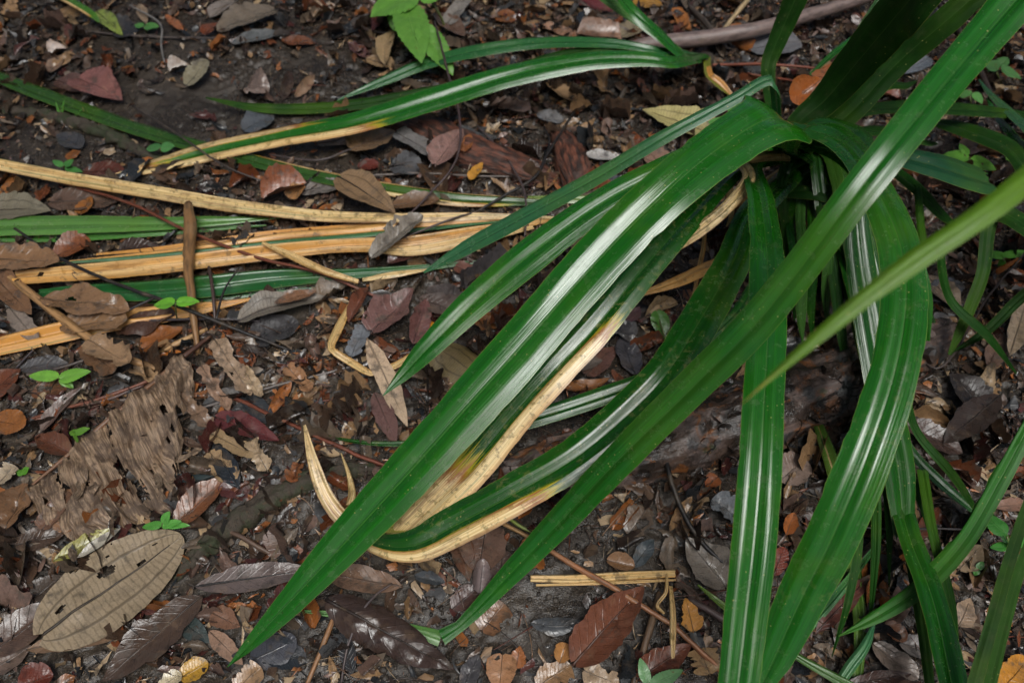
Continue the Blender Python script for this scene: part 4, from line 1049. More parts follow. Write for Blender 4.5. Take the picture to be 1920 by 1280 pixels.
for b, t, w, c, l in [((405, 640), (470, 740), 40, (.30, .21, .14), 'long pale shredded leaf scrap beyond the maroon leaf'),
                      ((380, 690), (430, 770), 30, (.24, .15, .10), 'pinkish tan shred next to the long pale shredded scrap'),
                      ((455, 690), (490, 745), 28, (.36, .26, .16), 'short cream fibrous shred above the blue black leaf crossed by the red stem'),
                      ((540, 690), (585, 735), 32, (.27, .14, .07), 'orange tan flake on the soil beside the straight grey twig'),
                      ((500, 880), (470, 825), 34, (.33, .24, .15), 'buff shred on the soil between maroon leaf and mossy root'),
                      ((560, 870), (545, 905), 30, (.21, .075, .03), 'rusty curled flake just above the mossy root'),
                      ((250, 690), (310, 720), 26, (.30, .19, .10), 'tan shred at the foot of the smooth tan stem'),
                      ((340, 745), (395, 800), 36, (.18, .115, .075), 'brown shred beside the upper end of the torn palm leaf')]:
    leaf(b, t, w, 'strip', c, l, off=.022, ragged=.5, bites=.2, wave=.25, fold=.2)

# --- torn brown leaves at the left edge
leaf((-20, 485), (112, 492), 56, 'oval', (.20, .11, .055), 'brown dry leaf with a ragged tip over the thick orange straw', off=.055, ragged=.35, wave=.15, bites=.12)
leaf((-10, 520), (60, 590), 66, 'ovate', (.15, .080, .042), 'brown torn leaf hanging at the left edge below the ragged one', off=.040, ragged=.3, wave=.2)
leaf((85, 560), (240, 578), 58, 'oval', (.185, .105, .055), 'wide brown dry leaf with a small hole lying on the blue green strap leaf', off=.058, ragged=.35, wave=.16, holes=[(.3, .2, .12)])
leaf((120, 612), (240, 600), 42, 'strip', (.20, .115, .06), 'brown torn leaf below the wide one with a hole', off=.045, ragged=.4)
leaf((170, 640), (245, 680), 56, 'strip', (.25, .155, .085), 'fibrous tan leaf scrap with a torn edge on the tan stem', off=.05, ragged=.6, wave=.2)
leaf((160, 650), (215, 700), 50, 'strip', (.14, .075, .04), 'brown fibrous scrap under the tan one', off=.03, ragged=.5)
leaf((20, 580), (70, 640), 44, 'oval', (.20, .16, .13), 'greyish pale scrap beside the tan stem at the left edge', off=.03, ragged=.3)

# --- upper left
leaf((150, 148), (230, 188), 64, 'ovate', (.20, .085, .072), 'dusky pink leaf on the soil above the slanting dull green leaf', off=.022, fold=.2)
leaf((108, 150), (168, 172), 40, 'lance', (.10, .055, .045), 'dull brown leaf behind the dusky pink one', off=.010)
leaf((512, 22), (408, 58), 50, 'oval', (.15, .12, .09), 'large grey brown leaf at the top with a chewed edge', off=.020, bites=.10)
leaf((440, 2), (394, 32), 22, 'strip', (.17, .14, .12), 'narrow grey leaf at the top edge', off=.016)
leaf((440, 82), (540, 62), 20, 'lance', (.10, .105, .105), 'slim blue grey leaf under the large grey brown one', off=.014)
leaf((530, 76), (592, 82), 20, 'lance', (.13, .045, .02), 'rust sliver of a leaf beside the slim blue grey one', off=.012)
leaf((385, 65), (412, 42), 26, 'ovate', (.14, .04, .018), 'rust leaf pressed against the large grey brown one', off=.010)
leaf((183, 24), (230, 67), 30, 'drip', (.19, .24, .05), 'olive green leaf near the top left corner', off=.020)
leaf((104, 26), (150, 30), 26, 'lance', (.25, .15, .07), 'tan leaf near the yellow edged green leaf end', off=.016)
leaf((100, 34), (165, 42), 24, 'lance', BLUE, 'black leaf under the tan one near the top left corner', off=.010)
leaf((353, 160), (388, 112), 34, 'oval', (.20, .175, .115), 'olive tan leaf bitten on one side standing in the soil', off=.020, lift=.02, bites=.2)
leaf((320, 135), (356, 122), 24, 'ovate', (.16, .10, .06), 'small brown folded leaf beside the olive tan one', off=.014, fold=.4)
leaf((262, 10), (275, 45), 22, 'lance', (.24, .17, .11), 'narrow tan leaf at the top by the fine whitish stem', off=.016)
leaf((312, 30), (345, 60), 16, 'lance', (.28, .10, .04), 'thin orange leaf by the fine whitish stem', off=.016)
leaf((95, 105), (125, 90), 22, 'lance', (.22, .13, .08), 'small tan curled leaf above the slanting dull green leaf', off=.014, fold=.4)
leaf((96, 135), (120, 100), 26, 'ovate', (.20, .13, .09), 'small buff leaf leaning up near the dusky pink one', off=.014)
leaf((215, 60), (262, 55), 40, 'ovate', (.03, .03, .032), 'black rotting leaf above the olive green leaf shadow', off=.006)
leaf((455, 165), (505, 178), 40, 'oval', (.16, .115, .095), 'crumpled mauve leaf on the soil by the dark leaf tip', off=.018, wave=.4, fold=.3)
leaf((555, 180), (590, 140), 24, 'lance', (.20, .12, .07), 'tan leaf standing on edge above the narrow dark leaf tip', off=.016, roll=.8)
leaf((530, 185), (545, 132), 26, 'lance', DKB, 'dark brown upright leaf beside the tan one on edge', off=.016, roll=.6)
leaf((460, 245), (512, 215), 44, 'oval', (.070, .078, .088), 'blue grey leaf under the straw tipped leaf', off=.012)
leaf((158, 322), (238, 322), 32, 'lance', (.075, .022, .014), 'dark red leaf behind the brightest straw leaf', off=.012)
leaf((150, 275), (105, 250), 36, 'ovate', (.045, .045, .048), 'dark grey leaf by the mossy green brown stick', off=.014)
leaf((-15, 395), (97, 397), 58, 'ovate', (.16, .14, .095), 'grey leaf with ladder veins cut by the left border', M_LADDER, .018, ribcol=(.03, .02, .014))
leaf((98, 378), (232, 370), 52, 'oval', (.10, .062, .045), 'dull brown flat leaf below the brightest straw leaf', off=.010)
leaf((152, 400), (172, 368), 28, 'ovate', (.25, .095, .025), 'orange brown leaf bit on the dull brown flat leaf', off=.022)
leaf((495, 370), (575, 345), 46, 'oval', (.20, .065, .026), 'curled orange rust leaf between the straw leaf and the mossy stick', off=.020, fold=.35, curl=.3)
leaf((545, 372), (565, 345), 26, 'strip', (.30, .15, .06), 'pale orange flake behind the curled orange rust leaf', off=.03)
leaf((565, 360), (650, 345), 30, 'lance', (.16, .14, .125), 'grey dull leaf by the tan ribbed leaf', off=.014)
leaf((640, 336), (742, 398), 62, 'ovate', (.205, .125, .062), 'tan brown leaf with black ribs lying on the straw leaf', M_LADDER, .055, fold=.16, ribcol=(.015, .01, .008))
leaf((735, 385), (825, 372), 34, 'lance', (.13, .070, .035), 'brown leaf end next to the tan brown leaf with black ribs', off=.035)
leaf((700, 478), (792, 402), 46, 'oval', (.175, .15, .12), 'grey withered leaf with a torn hole on the straw leaves', off=.062, bites=.3, wave=.10, fold=.3, ragged=.3)
leaf((730, 492), (790, 470), 28, 'oval', (.085, .035, .03), 'wet dark red leaf beside the green leaf crossed by the stick', off=.032, fold=.25)
leaf((660, 280), (742, 245), 62, 'ovate', (.19, .115, .062), 'bronze leaf with fine ribs beside the long red rotten wood', off=.020, fold=.15)
leaf((600, 270), (690, 250), 40, 'oval', (.20, .13, .10), 'pinkish pale leaf behind the bronze one', off=.010)
leaf((818, 305), (868, 240), 54, 'ovate', (.22, .125, .105), 'pink brown leaf resting on the long red rotten wood', off=.045, fold=.18)
leaf((870, 282), (882, 250), 26, 'ovate', (.22, .08, .03), 'orange brown leaf close behind the pink brown one', off=.04)
leaf((745, 250), (818, 290), 30, 'strip', (.14, .13, .125), 'smooth grey strip of bark in front of the long rotten wood', off=.035, ragged=.2)
leaf((735, 310), (790, 318), 50, 'oval', (.075, .075, .078), 'blackish flat leaf by the pale grey twig', off=.010)
leaf((882, 335), (905, 305), 20, 'drip', (.42, .20, .03), 'small orange yellow leaf at the long red rotten wood', off=.03)
leaf((672, 312), (712, 310), 22, 'oval', (.10, .025, .018), 'small deep red leaf by the pale grey twig', off=.012)

# --- top middle and right
leaf((722, 118), (738, 58), 34, 'lance', (.30, .205, .11), 'tan curled leaf under the serrated bright leaves', off=.030, fold=.3, bend=.08)
leaf((690, 110), (740, 125), 30, 'lance', (.26, .17, .09), 'tan leaf lying flat at the foot of the curled one', off=.016)
leaf((660, 80), (682, 108), 26, 'oval', (.10, .05, .05), 'small plum coloured leaf by the tan curled one', off=.012)
leaf((840, 45), (880, -10), 26, 'strip', (.19, .17, .15), 'upright grey split leaf behind the serrated bright leaves', off=.03, lift=.02)
leaf((860, 60), (880, 22), 22, 'oval', (.08, .085, .085), 'small blue grey leaf beside the grey split leaf', off=.012)
leaf((820, 30), (872, 68), 34, 'lance', (.10, .058, .04), 'brown leaf leaning behind the serrated bright leaves', off=.03)
leaf((930, 30), (965, 40), 30, 'oval', (.17, .06, .02), 'rust leaf on the soil beyond the long rusted blade', off=.012)
leaf((1020, 50), (1080, 70), 18, 'strip', (.28, .15, .09), 'pinkish bark strip on the soil near the top', off=.012)
leaf((1085, 65), (1165, 75), 32, 'strip', (.22, .12, .075), 'brown curved bark shred beside the grey purple branch', off=.016, curl=.3)
leaf((1165, 70), (1215, 40), 40, 'oval', (.20, .16, .10), 'olive grey leaf beyond the grey purple branch', off=.012)
leaf((1190, 12), (1240, 5), 26, 'oval', (.30, .15, .03), 'yellow orange leaf at the top by the young pandanus', off=.014)
leaf((1090, 5), (1150, 20), 36, 'ovate', (.10, .02, .022), 'dark red leaf at the top by the young pandanus', off=.012)
leaf((1085, 45), (1092, 22), 14, 'oval', BLUE, 'small black leaf near the dark red one at the top', off=.016)
leaf((1540, 150), (1484, 190), 62, 'obov', (.30, .085, .016), 'orange brown leaf caught upright in the heart of the big pandanus', off=0, z=.27, lift=-.02, roll=-.5, fold=.05, curl=.2, stalk=.02)
leaf((1545, 150), (1592, 125), 24, 'strip', (.26, .08, .02), 'second orange leaf scrap behind the one caught in the pandanus', off=0, z=.27, roll=-.6, rib=False)
leaf((1335, 250), (1204, 206), 60, 'ovate', (.40, .34, .14), 'pale yellow ribbed leaf under the narrow snapped leaf', M_LADDER, .022, bites=.06, ribcol=(.16, .12, .05))
leaf((1248, 320), (1205, 272), 48, 'ovate', (.21, .125, .09), 'pinkish brown leaf between the yellow ribbed leaf and the broad strap', off=.018)
leaf((1100, 290), (1160, 298), 20, 'lance', (.32, .30, .28), 'whitish bark flake by the block of red rotten wood', off=.02)
leaf((1125, 345), (1182, 365), 46, 'oval', BLUE, 'black wet leaf in the shade by the broad strap', off=.014)
leaf((1010, 215), (1055, 230), 24, 'oval', (.13, .125, .125), 'grey flat leaf beyond the block of red rotten wood', off=.02)
leaf((920, 195), (995, 205), 30, 'strip', (.19, .12, .09), 'pinkish curled bark beyond the long red rotten wood', off=.02, ragged=.4)
leaf((1740, 110), (1690, 135), 40, 'oval', (.15, .16, .175), 'silver grey leaf at the far right between the rising leaves', off=.02)
leaf((1645, 175), (1690, 190), 26, 'lance', (.22, .05, .02), 'rust red curled leaf between the dark rising leaves', off=.02, fold=.3)
leaf((1410, 95), (1500, 80), 60, 'oval', (.15, .15, .16), 'ladder veined silver leaf behind the dark rising leaf', M_LADDER, .012)
leaf((1850, 265), (1800, 285), 40, 'oval', (.16, .10, .075), 'brown leaf by the small green leaves at the right edge', off=.014)
leaf((1590, 230), (1625, 270), 28, 'ovate', (.25, .15, .08), 'tan leaf behind the sharply folded strap', off=.016)
leaf((1742, 350), (1770, 330), 26, 'oval', (.18, .075, .04), 'red brown leaf beneath the blurred leaf tip', off=.014)
leaf((1480, 345), (1560, 350), 36, 'oval', (.12, .035, .022), 'dark red leaf in the shade under the crown', off=.014)

# --- middle
leaf((692, 642), (764, 800), 44, 'lance', (.46, .335, .225), 'pale pinkish straw leaf with a thin dark midrib, standing out from the soil', off=.034, fold=.06, lift=-.012)
leaf((704, 740), (742, 830), 42, 'lance', (.13, .070, .06), 'brown violet leaf half under the pale straw leaf', off=.020)
leaf((798, 596), (812, 634), 24, 'oval', (.50, .19, .012), 'small bright orange leaf near the shorter green strap tip', off=.022)
leaf((892, 700), (808, 646), 80, 'oval', (.20, .145, .058), 'golden brown leaf with raised ribs under the broad strap', M_LADDER, .022, fold=-.05, curl=-.1)
leaf((700, 622), (775, 540), 84, 'ovate', (.145, .075, .065), 'large plum brown lobed leaf folded along its midrib', off=.026, fold=.25, lobes=2, bites=.06)
leaf((775, 640), (800, 560), 44, 'lance', (.125, .055, .048), 'plum brown wing of the lobed leaf leaning up', off=.030, roll=.5)
leaf((655, 600), (690, 538), 26, 'lance', (.13, .045, .025), 'dark red leaf curled like a tube beside the hooked straw', off=.030, fold=.5)
leaf((660, 665), (685, 610), 34, 'strip', (.16, .17, .185), 'grey blue split leaf beside the plum brown lobed one', off=.022, ragged=.3)
leaf((790, 560), (880, 590), 44, 'lance', (.085, .060, .050), 'brown grey flat bark piece by the plum brown leaf', off=.022)
leaf((780, 590), (860, 580), 26, 'lance', (.12, .055, .045), 'slim maroon leaf under the bark piece', off=.014)
leaf((880, 545), (960, 480), 32, 'strip', (.085, .075, .075), 'dark grey tube of curled leaf by the shorter strap', off=.03, curl=1.0, fold=.0)
leaf((870, 540), (940, 505), 26, 'strip', (.06, .052, .052), 'second dark grey curled tube alongside', off=.02, curl=.9)
leaf((855, 500), (900, 515), 26, 'ovate', (.16, .065, .045), 'reddish leaf bit next to the dark grey tubes', off=.024)
leaf((870, 580), (800, 540), 50, 'lance', (.075, .060, .055), 'wide grey brown leaf behind the shorter strap', off=.008)
leaf((1062, 690), (1130, 676), 28, 'lance', (.15, .115, .09), 'grey brown narrow leaf on the soil beside the mottled strap', off=.018)
leaf((1100, 700), (1155, 650), 48, 'ovate', (.145, .070, .052), 'brown leaf with a dark tear beside the narrow grey brown one', off=.012)
leaf((1190, 700), (1165, 630), 48, 'lance', (.060, .056, .062), 'dark slate leaf in the shade beside the swinging strap', off=.014)
leaf((1130, 610), (1195, 625), 34, 'strip', (.060, .055, .055), 'dark rumpled leaf near the tiny green seedling leaf', off=.02, wave=.4)
leaf((1175, 600), (1200, 575), 34, 'ovate', (.11, .055, .06), 'dull violet leaf near the tiny green seedling leaf', off=.018)
leaf((775, 980), (690, 965), 60, 'oval', (.34, .30, .055), 'yellow ribbed leaf caught inside the withered curl', M_LADDER, .035, fold=.1, ribcol=(.14, .09, .02))
leaf((745, 880), (765, 930), 30, 'strip', (.20, .12, .07), 'brown flake between the broad strap and the withered strap', off=.02)

# --- lower middle
leaf((624, 1130), (852, 1255), 92, 'drip', (.042, .026, .021), 'big dark brown curled leaf with deep ribs below the bent pale tip', off=.028, fold=.10, curl=-.35, wave=.12, hi=True, bites=.04)
leaf((900, 1108), (906, 1046), 36, 'oval', (.145, .110, .105), 'smooth lilac brown leaf standing on its end', off=.040, fold=.05, curl=-.6)
leaf((912, 980), (898, 1072), 92, 'oval', (.105, .062, .046), 'broad brown leaf with a black midrib beside the diagonal leaf', off=.020, bites=.05, ribcol=(.01, .008, .008))
leaf((862, 1010), (880, 1090), 46, 'ovate', (.10, .050, .032), 'brown leaf flap folded under the broad one', off=.014, fold=.2)
leaf((938, 1090), (942, 1030), 60, 'oval', (.095, .060, .050), 'brown grey leaf behind the lilac brown one', off=.014)
leaf((850, 1140), (895, 1100), 44, 'oval', (.060, .030, .026), 'dark maroon leaf under the lilac brown one', off=.010)
leaf((1000, 1168), (1092, 1166), 38, 'lance', (.060, .064, .068), 'slate grey leaf alone on the bare crumbly soil', off=.020, bend=-.07, curl=-.2)
leaf((1082, 1236), (1208, 1098), 92, 'drip', (.125, .045, .024), 'large glossy red brown leaf with a folded edge', off=.030, fold=.24, hi=True)
leaf((1200, 1268), (1296, 1208), 62, 'drip', (.12, .038, .020), 'glossy red brown leaf beside the upright straw strip', off=.022, fold=.16)
leaf((1130, 1160), (1180, 1130), 36, 'strip', (.23, .155, .13), 'pinkish torn leaf edge behind the large glossy red brown leaf', off=.026, ragged=.4)
leaf((942, 1228), (936, 1300), 62, 'ovate', (.29, .145, .070), 'light orange brown leaf with a notch, cut by the lower border', off=.020, holes=[(.1, -.4, .15)])
leaf((968, 1250), (975, 1210), 34, 'ovate', (.25, .09, .03), 'orange torn leaf beside the notched one', off=.016, bites=.2)
leaf((868, 1290), (898, 1226), 38, 'lance', (.055, .052, .055), 'dark blue grey leaf cut by the lower border', off=.014)
leaf((1050, 1240), (1062, 1205), 36, 'oval', (.32, .15, .05), 'small golden orange curled leaf by the large glossy one', off=.022, fold=.35)
leaf((1010, 1285), (1070, 1245), 56, 'strip', (.22, .125, .06), 'ragged tan leaf piece at the lower border', off=.016, ragged=.4)
leaf((1095, 1260), (1160, 1285), 52, 'strip', (.28, .20, .13), 'ragged pale leaf piece beside the ragged tan one', off=.020, ragged=.5, wave=.3)
leaf((905, 1180), (945, 1130), 60, 'strip', (.17, .085, .045), 'rotted orange brown leaf skeleton on the soil', off=.012, ragged=.4, bites=.25)
leaf((780, 1080), (835, 1092), 26, 'lance', (.050, .055, .060), 'small black blue leaf under the withered curl', off=.020, fold=.3)
leaf((660, 1260), (640, 1180), 34, 'lance', (.030, .031, .034), 'narrow blackish leaf near the tan stalk', off=.012)
leaf((560, 1150), (520, 1100), 30, 'lance', (.16, .10, .06), 'narrow brown leaf near the pointed strap tip', off=.008)
leaf((400, 1150), (450, 1175), 50, 'ovate', (.16, .082, .050), 'orange tan leaf near the plain dull brown one', off=.012)
leaf((395, 1185), (455, 1245), 40, 'lance', (.25, .155, .105), 'pinkish tan slim leaf by the pointed strap tip', off=.014)
leaf((345, 1168), (395, 1205), 44, 'ovate', (.042, .055, .052), 'dark teal leaf overlapped by the plain dull brown one', off=.012)
leaf((340, 1270), (390, 1240), 44, 'oval', (.40, .22, .03), 'yellow orange leaf at the lower border', off=.012)
leaf((300, 1290), (340, 1262), 40, 'oval', (.42, .35, .22), 'cream torn leaf at the lower border', off=.018, ragged=.3)
leaf((445, 1290), (490, 1250), 44, 'strip', (.28, .17, .09), 'ragged tan leaf near the slate blue oval one', off=.018, ragged=.4)

# --- right side
leaf((1362, 1092), (1285, 1010), 84, 'ovate', (.185, .155, .125), 'large grey limp leaf partly behind the upright strap', off=.018, fold=.1, wave=.15)
leaf((1180, 1000), (1215, 950), 60, 'oval', (.12, .085, .06), 'thin grey brown leaf with a big hole by the log', off=.014, bites=.2, ragged=.3, holes=[(.45, -.4, .4)])
leaf((1190, 1060), (1225, 1010), 34, 'lance', (.055, .066, .072), 'slate blue leaf near the curved black stem', off=.016)
leaf((1140, 1050), (1190, 1062), 34, 'oval', (.18, .095, .045), 'brown curled leaf above the split straw strips', off=.018, fold=.3)
leaf((1390, 975), (1335, 935), 50, 'strip', (.17, .18, .19), 'silvery scrap behind the upright strap', off=.016, bites=.25, ragged=.5, fold=.3)
leaf((1345, 895), (1322, 912), 32, 'ovate', (.24, .075, .025), 'rust red leaf bit near the curved black stem', off=.018)
leaf((1475, 1000), (1490, 960), 30, 'drip', (.30, .10, .03), 'orange leaf curl between the two broad hanging straps', off=.03, fold=.4)
leaf((1452, 1075), (1470, 1025), 36, 'oval', (.17, .045, .03), 'red leaf showing between the two broad hanging straps', off=.02)
leaf((1465, 900), (1510, 860), 70, 'oval', (.21, .15, .12), 'pinkish grey leaf behind the shining strap', off=.016)
leaf((1870, 745), (1770, 830), 68, 'lance', (.040, .026, .020), 'large dark brown leaf in the shade at the right', off=.03, fold=.1)
leaf((1700, 800), (1805, 850), 52, 'lance', (.075, .046, .036), 'long dull brown leaf behind the shining strap', off=.022, fold=.2)
leaf((1840, 760), (1780, 700), 60, 'ovate', (.030, .024, .022), 'blackish leaf above the large dark brown one', off=.02)
leaf((1895, 660), (1925, 560), 44, 'lance', (.28, .21, .14), 'tan grey leaf at the right border with a dark rib', off=.03)
leaf((1740, 520), (1800, 580), 40, 'lance', (.21, .155, .11), 'tan leaf by the bend of the arching strap', off=.02)
leaf((1745, 560), (1800, 530), 50, 'oval', (.080, .082, .09), 'blue grey leaf behind the blurred leaf tip', off=.014)
leaf((1770, 640), (1760, 585), 40, 'oval', (.15, .14, .14), 'grey mottled leaf near the thin dark vine', off=.02)
leaf((1855, 690), (1880, 620), 44, 'lance', (.15, .09, .065), 'pinkish brown leaf in the clearing at the right', off=.014)
leaf((1800, 1065), (1842, 1020), 56, 'ovate', (.24, .17, .105), 'buff leaf beside the thick dark stalks', off=.02)
leaf((1870, 950), (1935, 945), 28, 'lance', (.20, .11, .075), 'pinkish brown narrow leaf at the right border', off=.03)
leaf((1880, 1290), (1930, 1235), 70, 'oval', (.42, .18, .025), 'bright orange leaf in the lower right corner', off=.022)
leaf((1640, 1210), (1722, 1272), 44, 'oval', (.19, .145, .115), 'grey oval leaf near the lower border with a fine midrib', off=.024)
leaf((1690, 1205), (1770, 1225), 48, 'oval', (.15, .13, .12), 'second grey leaf behind the grey oval one', off=.014)
leaf((1585, 1285), (1710, 1262), 34, 'lance', (.050, .026, .020), 'glossy black brown leaf at the lower border', off=.028)
leaf((1535, 1180), (1635, 1075), 40, 'lance', (.085, .030, .022), 'dark wine leaf leaning behind the gnawed leaf', off=.04)
leaf((1660, 1170), (1700, 1200), 34, 'oval', (.20, .085, .045), 'rusty leaf beneath the gnawed leaf', off=.018)
leaf((1720, 1010), (1760, 950), 34, 'lance', (.14, .042, .02), 'rust red leaf behind the torn brown leaf end', off=.016)
leaf((1800, 1170), (1820, 1120), 50, 'ovate', (.26, .18, .12), 'pale torn leaf against the thick dark stalks', off=.02, ragged=.3)
leaf((1505, 1260), (1540, 1235), 40, 'strip', (.24, .13, .06), 'orange brown flake at the foot of the shining strap', off=.01)
leaf((1300, 1180), (1285, 1120), 44, 'ovate', (.42, .19, .04), 'golden torn leaf between straw strip and upright strap', off=.026, ragged=.3, bites=.12)
leaf((1330, 1262), (1310, 1215), 60, 'strip', (.24, .15, .07), 'fibrous tan litter flake by the red stem end', off=.01, ragged=.5)

# --- torn palm leaf: a rib with strips hanging from it
TP = gat(200, 815, .02)
palm = tag(empty('torn_palm_leaf', TP), 'torn brown palm leaf with ragged strips hanging from its rib', 'leaf')
rp, rr = px_path([(40, 925, 2.5, .012), (110, 868, 4, .026), (200, 790, 5, .036), (290, 715, 5, .036), (345, 668, 4, .03)], 40)
V, F, uv = tube_arrays(rp, rr, 6, .08, 77)
link('rib', make_mesh('rib', V - TP, F, M_TWIG, uv), palm, (0, 0, 0), (.17, .085, .045))
rng = np.random.RandomState(12)
ns, nt = 120, 60
SS, TT = np.meshgrid(np.linspace(.04, 1, ns + 1), np.linspace(0, 1, nt + 1))
ri = np.interp(SS, np.linspace(0, 1, 40), np.arange(40))
RP = np.stack([np.interp(ri, np.arange(40), rp[:, k]) for k in range(3)], -1)
e0, e1 = gat(200, 790), gat(262, 925)
dv = (e1 - e0); dv[2] = 0; L0 = float(np.linalg.norm(dv)); dv = dv / L0
sv = unit(rp[-1] - rp[0]); sv[2] = 0
ln_ = L0 * (.45 + .75 * np.clip(np.sin(SS * np.pi * .96) , 0, 1) + .35 * fbm(SS * 9, SS * 0 + 3, 3, 8))
P = RP + dv * (TT * ln_)[..., None] + sv * (.05 * fbm(SS * 5, TT * 2.5, 3, 41) * TT + .02 * fbm(SS * 16, TT * 3, 2, 47) * TT)[..., None]
lift_ = .030 * fbm(SS * 22, TT * 1.6, 3, 43) + .034 * fbm(SS * 6 + 4, TT * 3.5, 4, 44) + .012 + .010 * np.sin(TT * 3.1)
P[..., 2] = np.maximum(P[..., 2] * (1 - TT) + TT * H(P[..., 0], P[..., 1]) + lift_, H(P[..., 0], P[..., 1]) + .005)
FF = grid_faces(nt + 1, ns + 1)
cs_, ct_ = SS.reshape(-1)[FF].mean(1), TT.reshape(-1)[FF].mean(1)
tear = fbm(cs_ * 26, ct_ * 2.2, 4, 51) + .45 * fbm(cs_ * 9, ct_ * 9, 4, 52)
FF = FF[tear < .27 - .34 * ct_ ** 2]
link('leaf_sheet', make_mesh('leaf_sheet', P.reshape(-1, 3) - TP, FF, M_PALM, np.stack([SS * 3.2, TT * .16], -1).reshape(-1, 2)), palm, (0, 0, 0), (.20, .118, .064))
for k in range(12):                                                   # loose curled strips
    f = rng.uniform(.05, .95); i = int(f * 39)
    a = rp[i] + dv * L0 * rng.uniform(.0, .9); a[2] = H(a[0], a[1]) + rng.uniform(.010, .03)
    th = rng.normal(0, .7)
    d = np.array([dv[0] * math.cos(th) - dv[1] * math.sin(th), dv[0] * math.sin(th) + dv[1] * math.cos(th), 0])
    L, W = rng.uniform(.03, .08), rng.uniform(.007, .018)
    x, y, z, uv = leaf_local(L, W, 'strip', 6, 16, .1, rng.uniform(-.6, .9), rng.uniform(-.1, .5), .3, rng.uniform(-.15, .15), 900 + k, .5)
    sd_ = np.array([-d[1], d[0], 0])
    P = a + x[..., None] * d + y[..., None] * sd_ + z[..., None] * np.array([0, 0, 1.0])
    P[..., 2] = np.maximum(P[..., 2], H(P[..., 0], P[..., 1]) + .006)
    link('leaf_strip', make_mesh('leaf_strip', P.reshape(-1, 3) - TP, cut(grid_faces(17, 7), uv, None, .3, k), M_PALM, np.stack([uv[..., 0] * .5 + k, uv[..., 1] * .08], -1).reshape(-1, 2)), palm, (0, 0, 0), tuple(np.array((.27, .18, .11)) * rng.uniform(.5, 1.4)))

# ------------------------------------------------------------------ seedlings
def seedling(stem_rows, leaves, label, col=(.10, .27, .035), cat='seedling', name='seedling', serr=True):
    """leaves: (base px, tip px, width px, lift at base, lift at tip)"""
    P, R = px_path(stem_rows, 14)
    o = P[0].copy()
    root = tag(empty(name, o), label, cat, 'green seedlings')
    V, F, uv = tube_arrays(P, R, 6, .05, 5)
    link('stem', make_mesh('stem', V - o, F, M_TWIG, uv), root, (0, 0, 0), (.10, .12, .035))
    for k, (b, t, w, zb, zt) in enumerate(leaves):
        A, B = gat(b[0], b[1], zb), gat(t[0], t[1], zt)
        d = B - A; L = np.linalg.norm(d); d = d / L
        sd_ = unit(np.cross([0, 0, 1.0], d)); nr = np.cross(d, sd_)
        m = (A + B) / 2
        e = proj(m + sd_ * .01) - proj(m - sd_ * .01); tt = proj(B) - proj(A); tt = tt / np.linalg.norm(tt)
        W = w / max(abs(e[0] * -tt[1] + e[1] * tt[0]) / .02, .35 * ppm(m))
        SEEDN[0] += 1
        x, y, z, uv = leaf_local(L, W, 'drip', 8, 26, .16, -.12, -.12, .05, 0, SEEDN[0])
        if serr:
            y = y * (1 + .07 * np.where(np.abs(uv[..., 0] - .5) > .45, np.sin(uv[..., 1] * 70), 0))
        V = A + x[..., None] * d + y[..., None] * sd_ + z[..., None] * nr
        V[..., 2] = np.maximum(V[..., 2], H(V[..., 0], V[..., 1]) + .006)
        c = np.array(col) * (1 + .25 * math.sin(SEEDN[0] * 7.0))
        link('leaf', make_mesh('leaf', V.reshape(-1, 3) - o, grid_faces(27, 9), M_SEED, uv.reshape(-1, 2)), root, (0, 0, 0), tuple(c))
    return root


seedling([(842, 70, 2.5, .0), (820, 20, 2.5, .07), (790, -15, 2, .10), (765, -8, 2, .11)],
         [((780, -8), (692, 26), 50, .11, .09), ((762, 12), (790, 112), 66, .11, .08), ((745, 20), (738, 58), 30, .09, .06), ((790, 50), (850, 138), 46, .10, .06), ((800, 5), (820, -40), 40, .11, .12)],
         'cluster of bright green serrated leaves at the top edge', (.15, .36, .055))
seedling([(332, 600, 1.5, .02), (330, 583, 1.5, .055), (329, 569, 1.5, .075)], [((326, 568), (287, 571), 20, .075, .07), ((332, 567), (374, 564), 19, .075, .07)], 'pair of bright oval leaflets on the black forked twig', (.13, .36, .03), serr=False)
seedling([(118, 728, 1.5, .0), (112, 715, 1.5, .02), (110, 707, 1.5, .035)], [((107, 706), (52, 703), 22, .035, .03), ((113, 710), (170, 695), 24, .035, .035), ((114, 710), (138, 727), 18, .035, .02)], 'seedling with three toothed leaves above the torn palm leaf', (.16, .37, .05))
seedling([(146, 826, 1.5, .03), (145, 818, 1.5, .05), (146, 812, 1.5, .06)], [((142, 812), (168, 802), 13, .06, .06), ((144, 814), (140, 826), 16, .06, .05), ((144, 812), (130, 808), 14, .06, .05)], 'tiny green seedling poking through the torn palm leaf', (.16, .36, .04))
seedling([(306, 995, 1.5, .0), (304, 986, 1.5, .025), (305, 980, 1.5, .035)], [((302, 984), (265, 987), 17, .03, .02), ((306, 980), (318, 958), 17, .035, .045), ((308, 984), (356, 984), 15, .035, .03), ((306, 986), (340, 976), 15, .035, .04)], 'seedling with four pointed leaves at the tip of the big grey tan leaf', (.09, .30, .05))
seedling([(1220, 1290, 1.8, .0), (1215, 1284, 1.8, .03), (1216, 1276, 1.8, .045)], [((1213, 1278), (1200, 1232), 22, .045, .05), ((1222, 1284), (1282, 1254), 30, .045, .04)], 'pale blue green toothed seedling at the lower border', (.16, .33, .14))
seedling([(1262, 660, 1.5, .0), (1250, 640, 1.5, .02), (1236, 600, 1.5, .03)], [((1232, 584), (1248, 636), 34, .035, .015), ((1262, 630), (1290, 612), 14, .02, .03)], 'single green toothed leaf in the shade near the slate leaf', (.07, .20, .025))
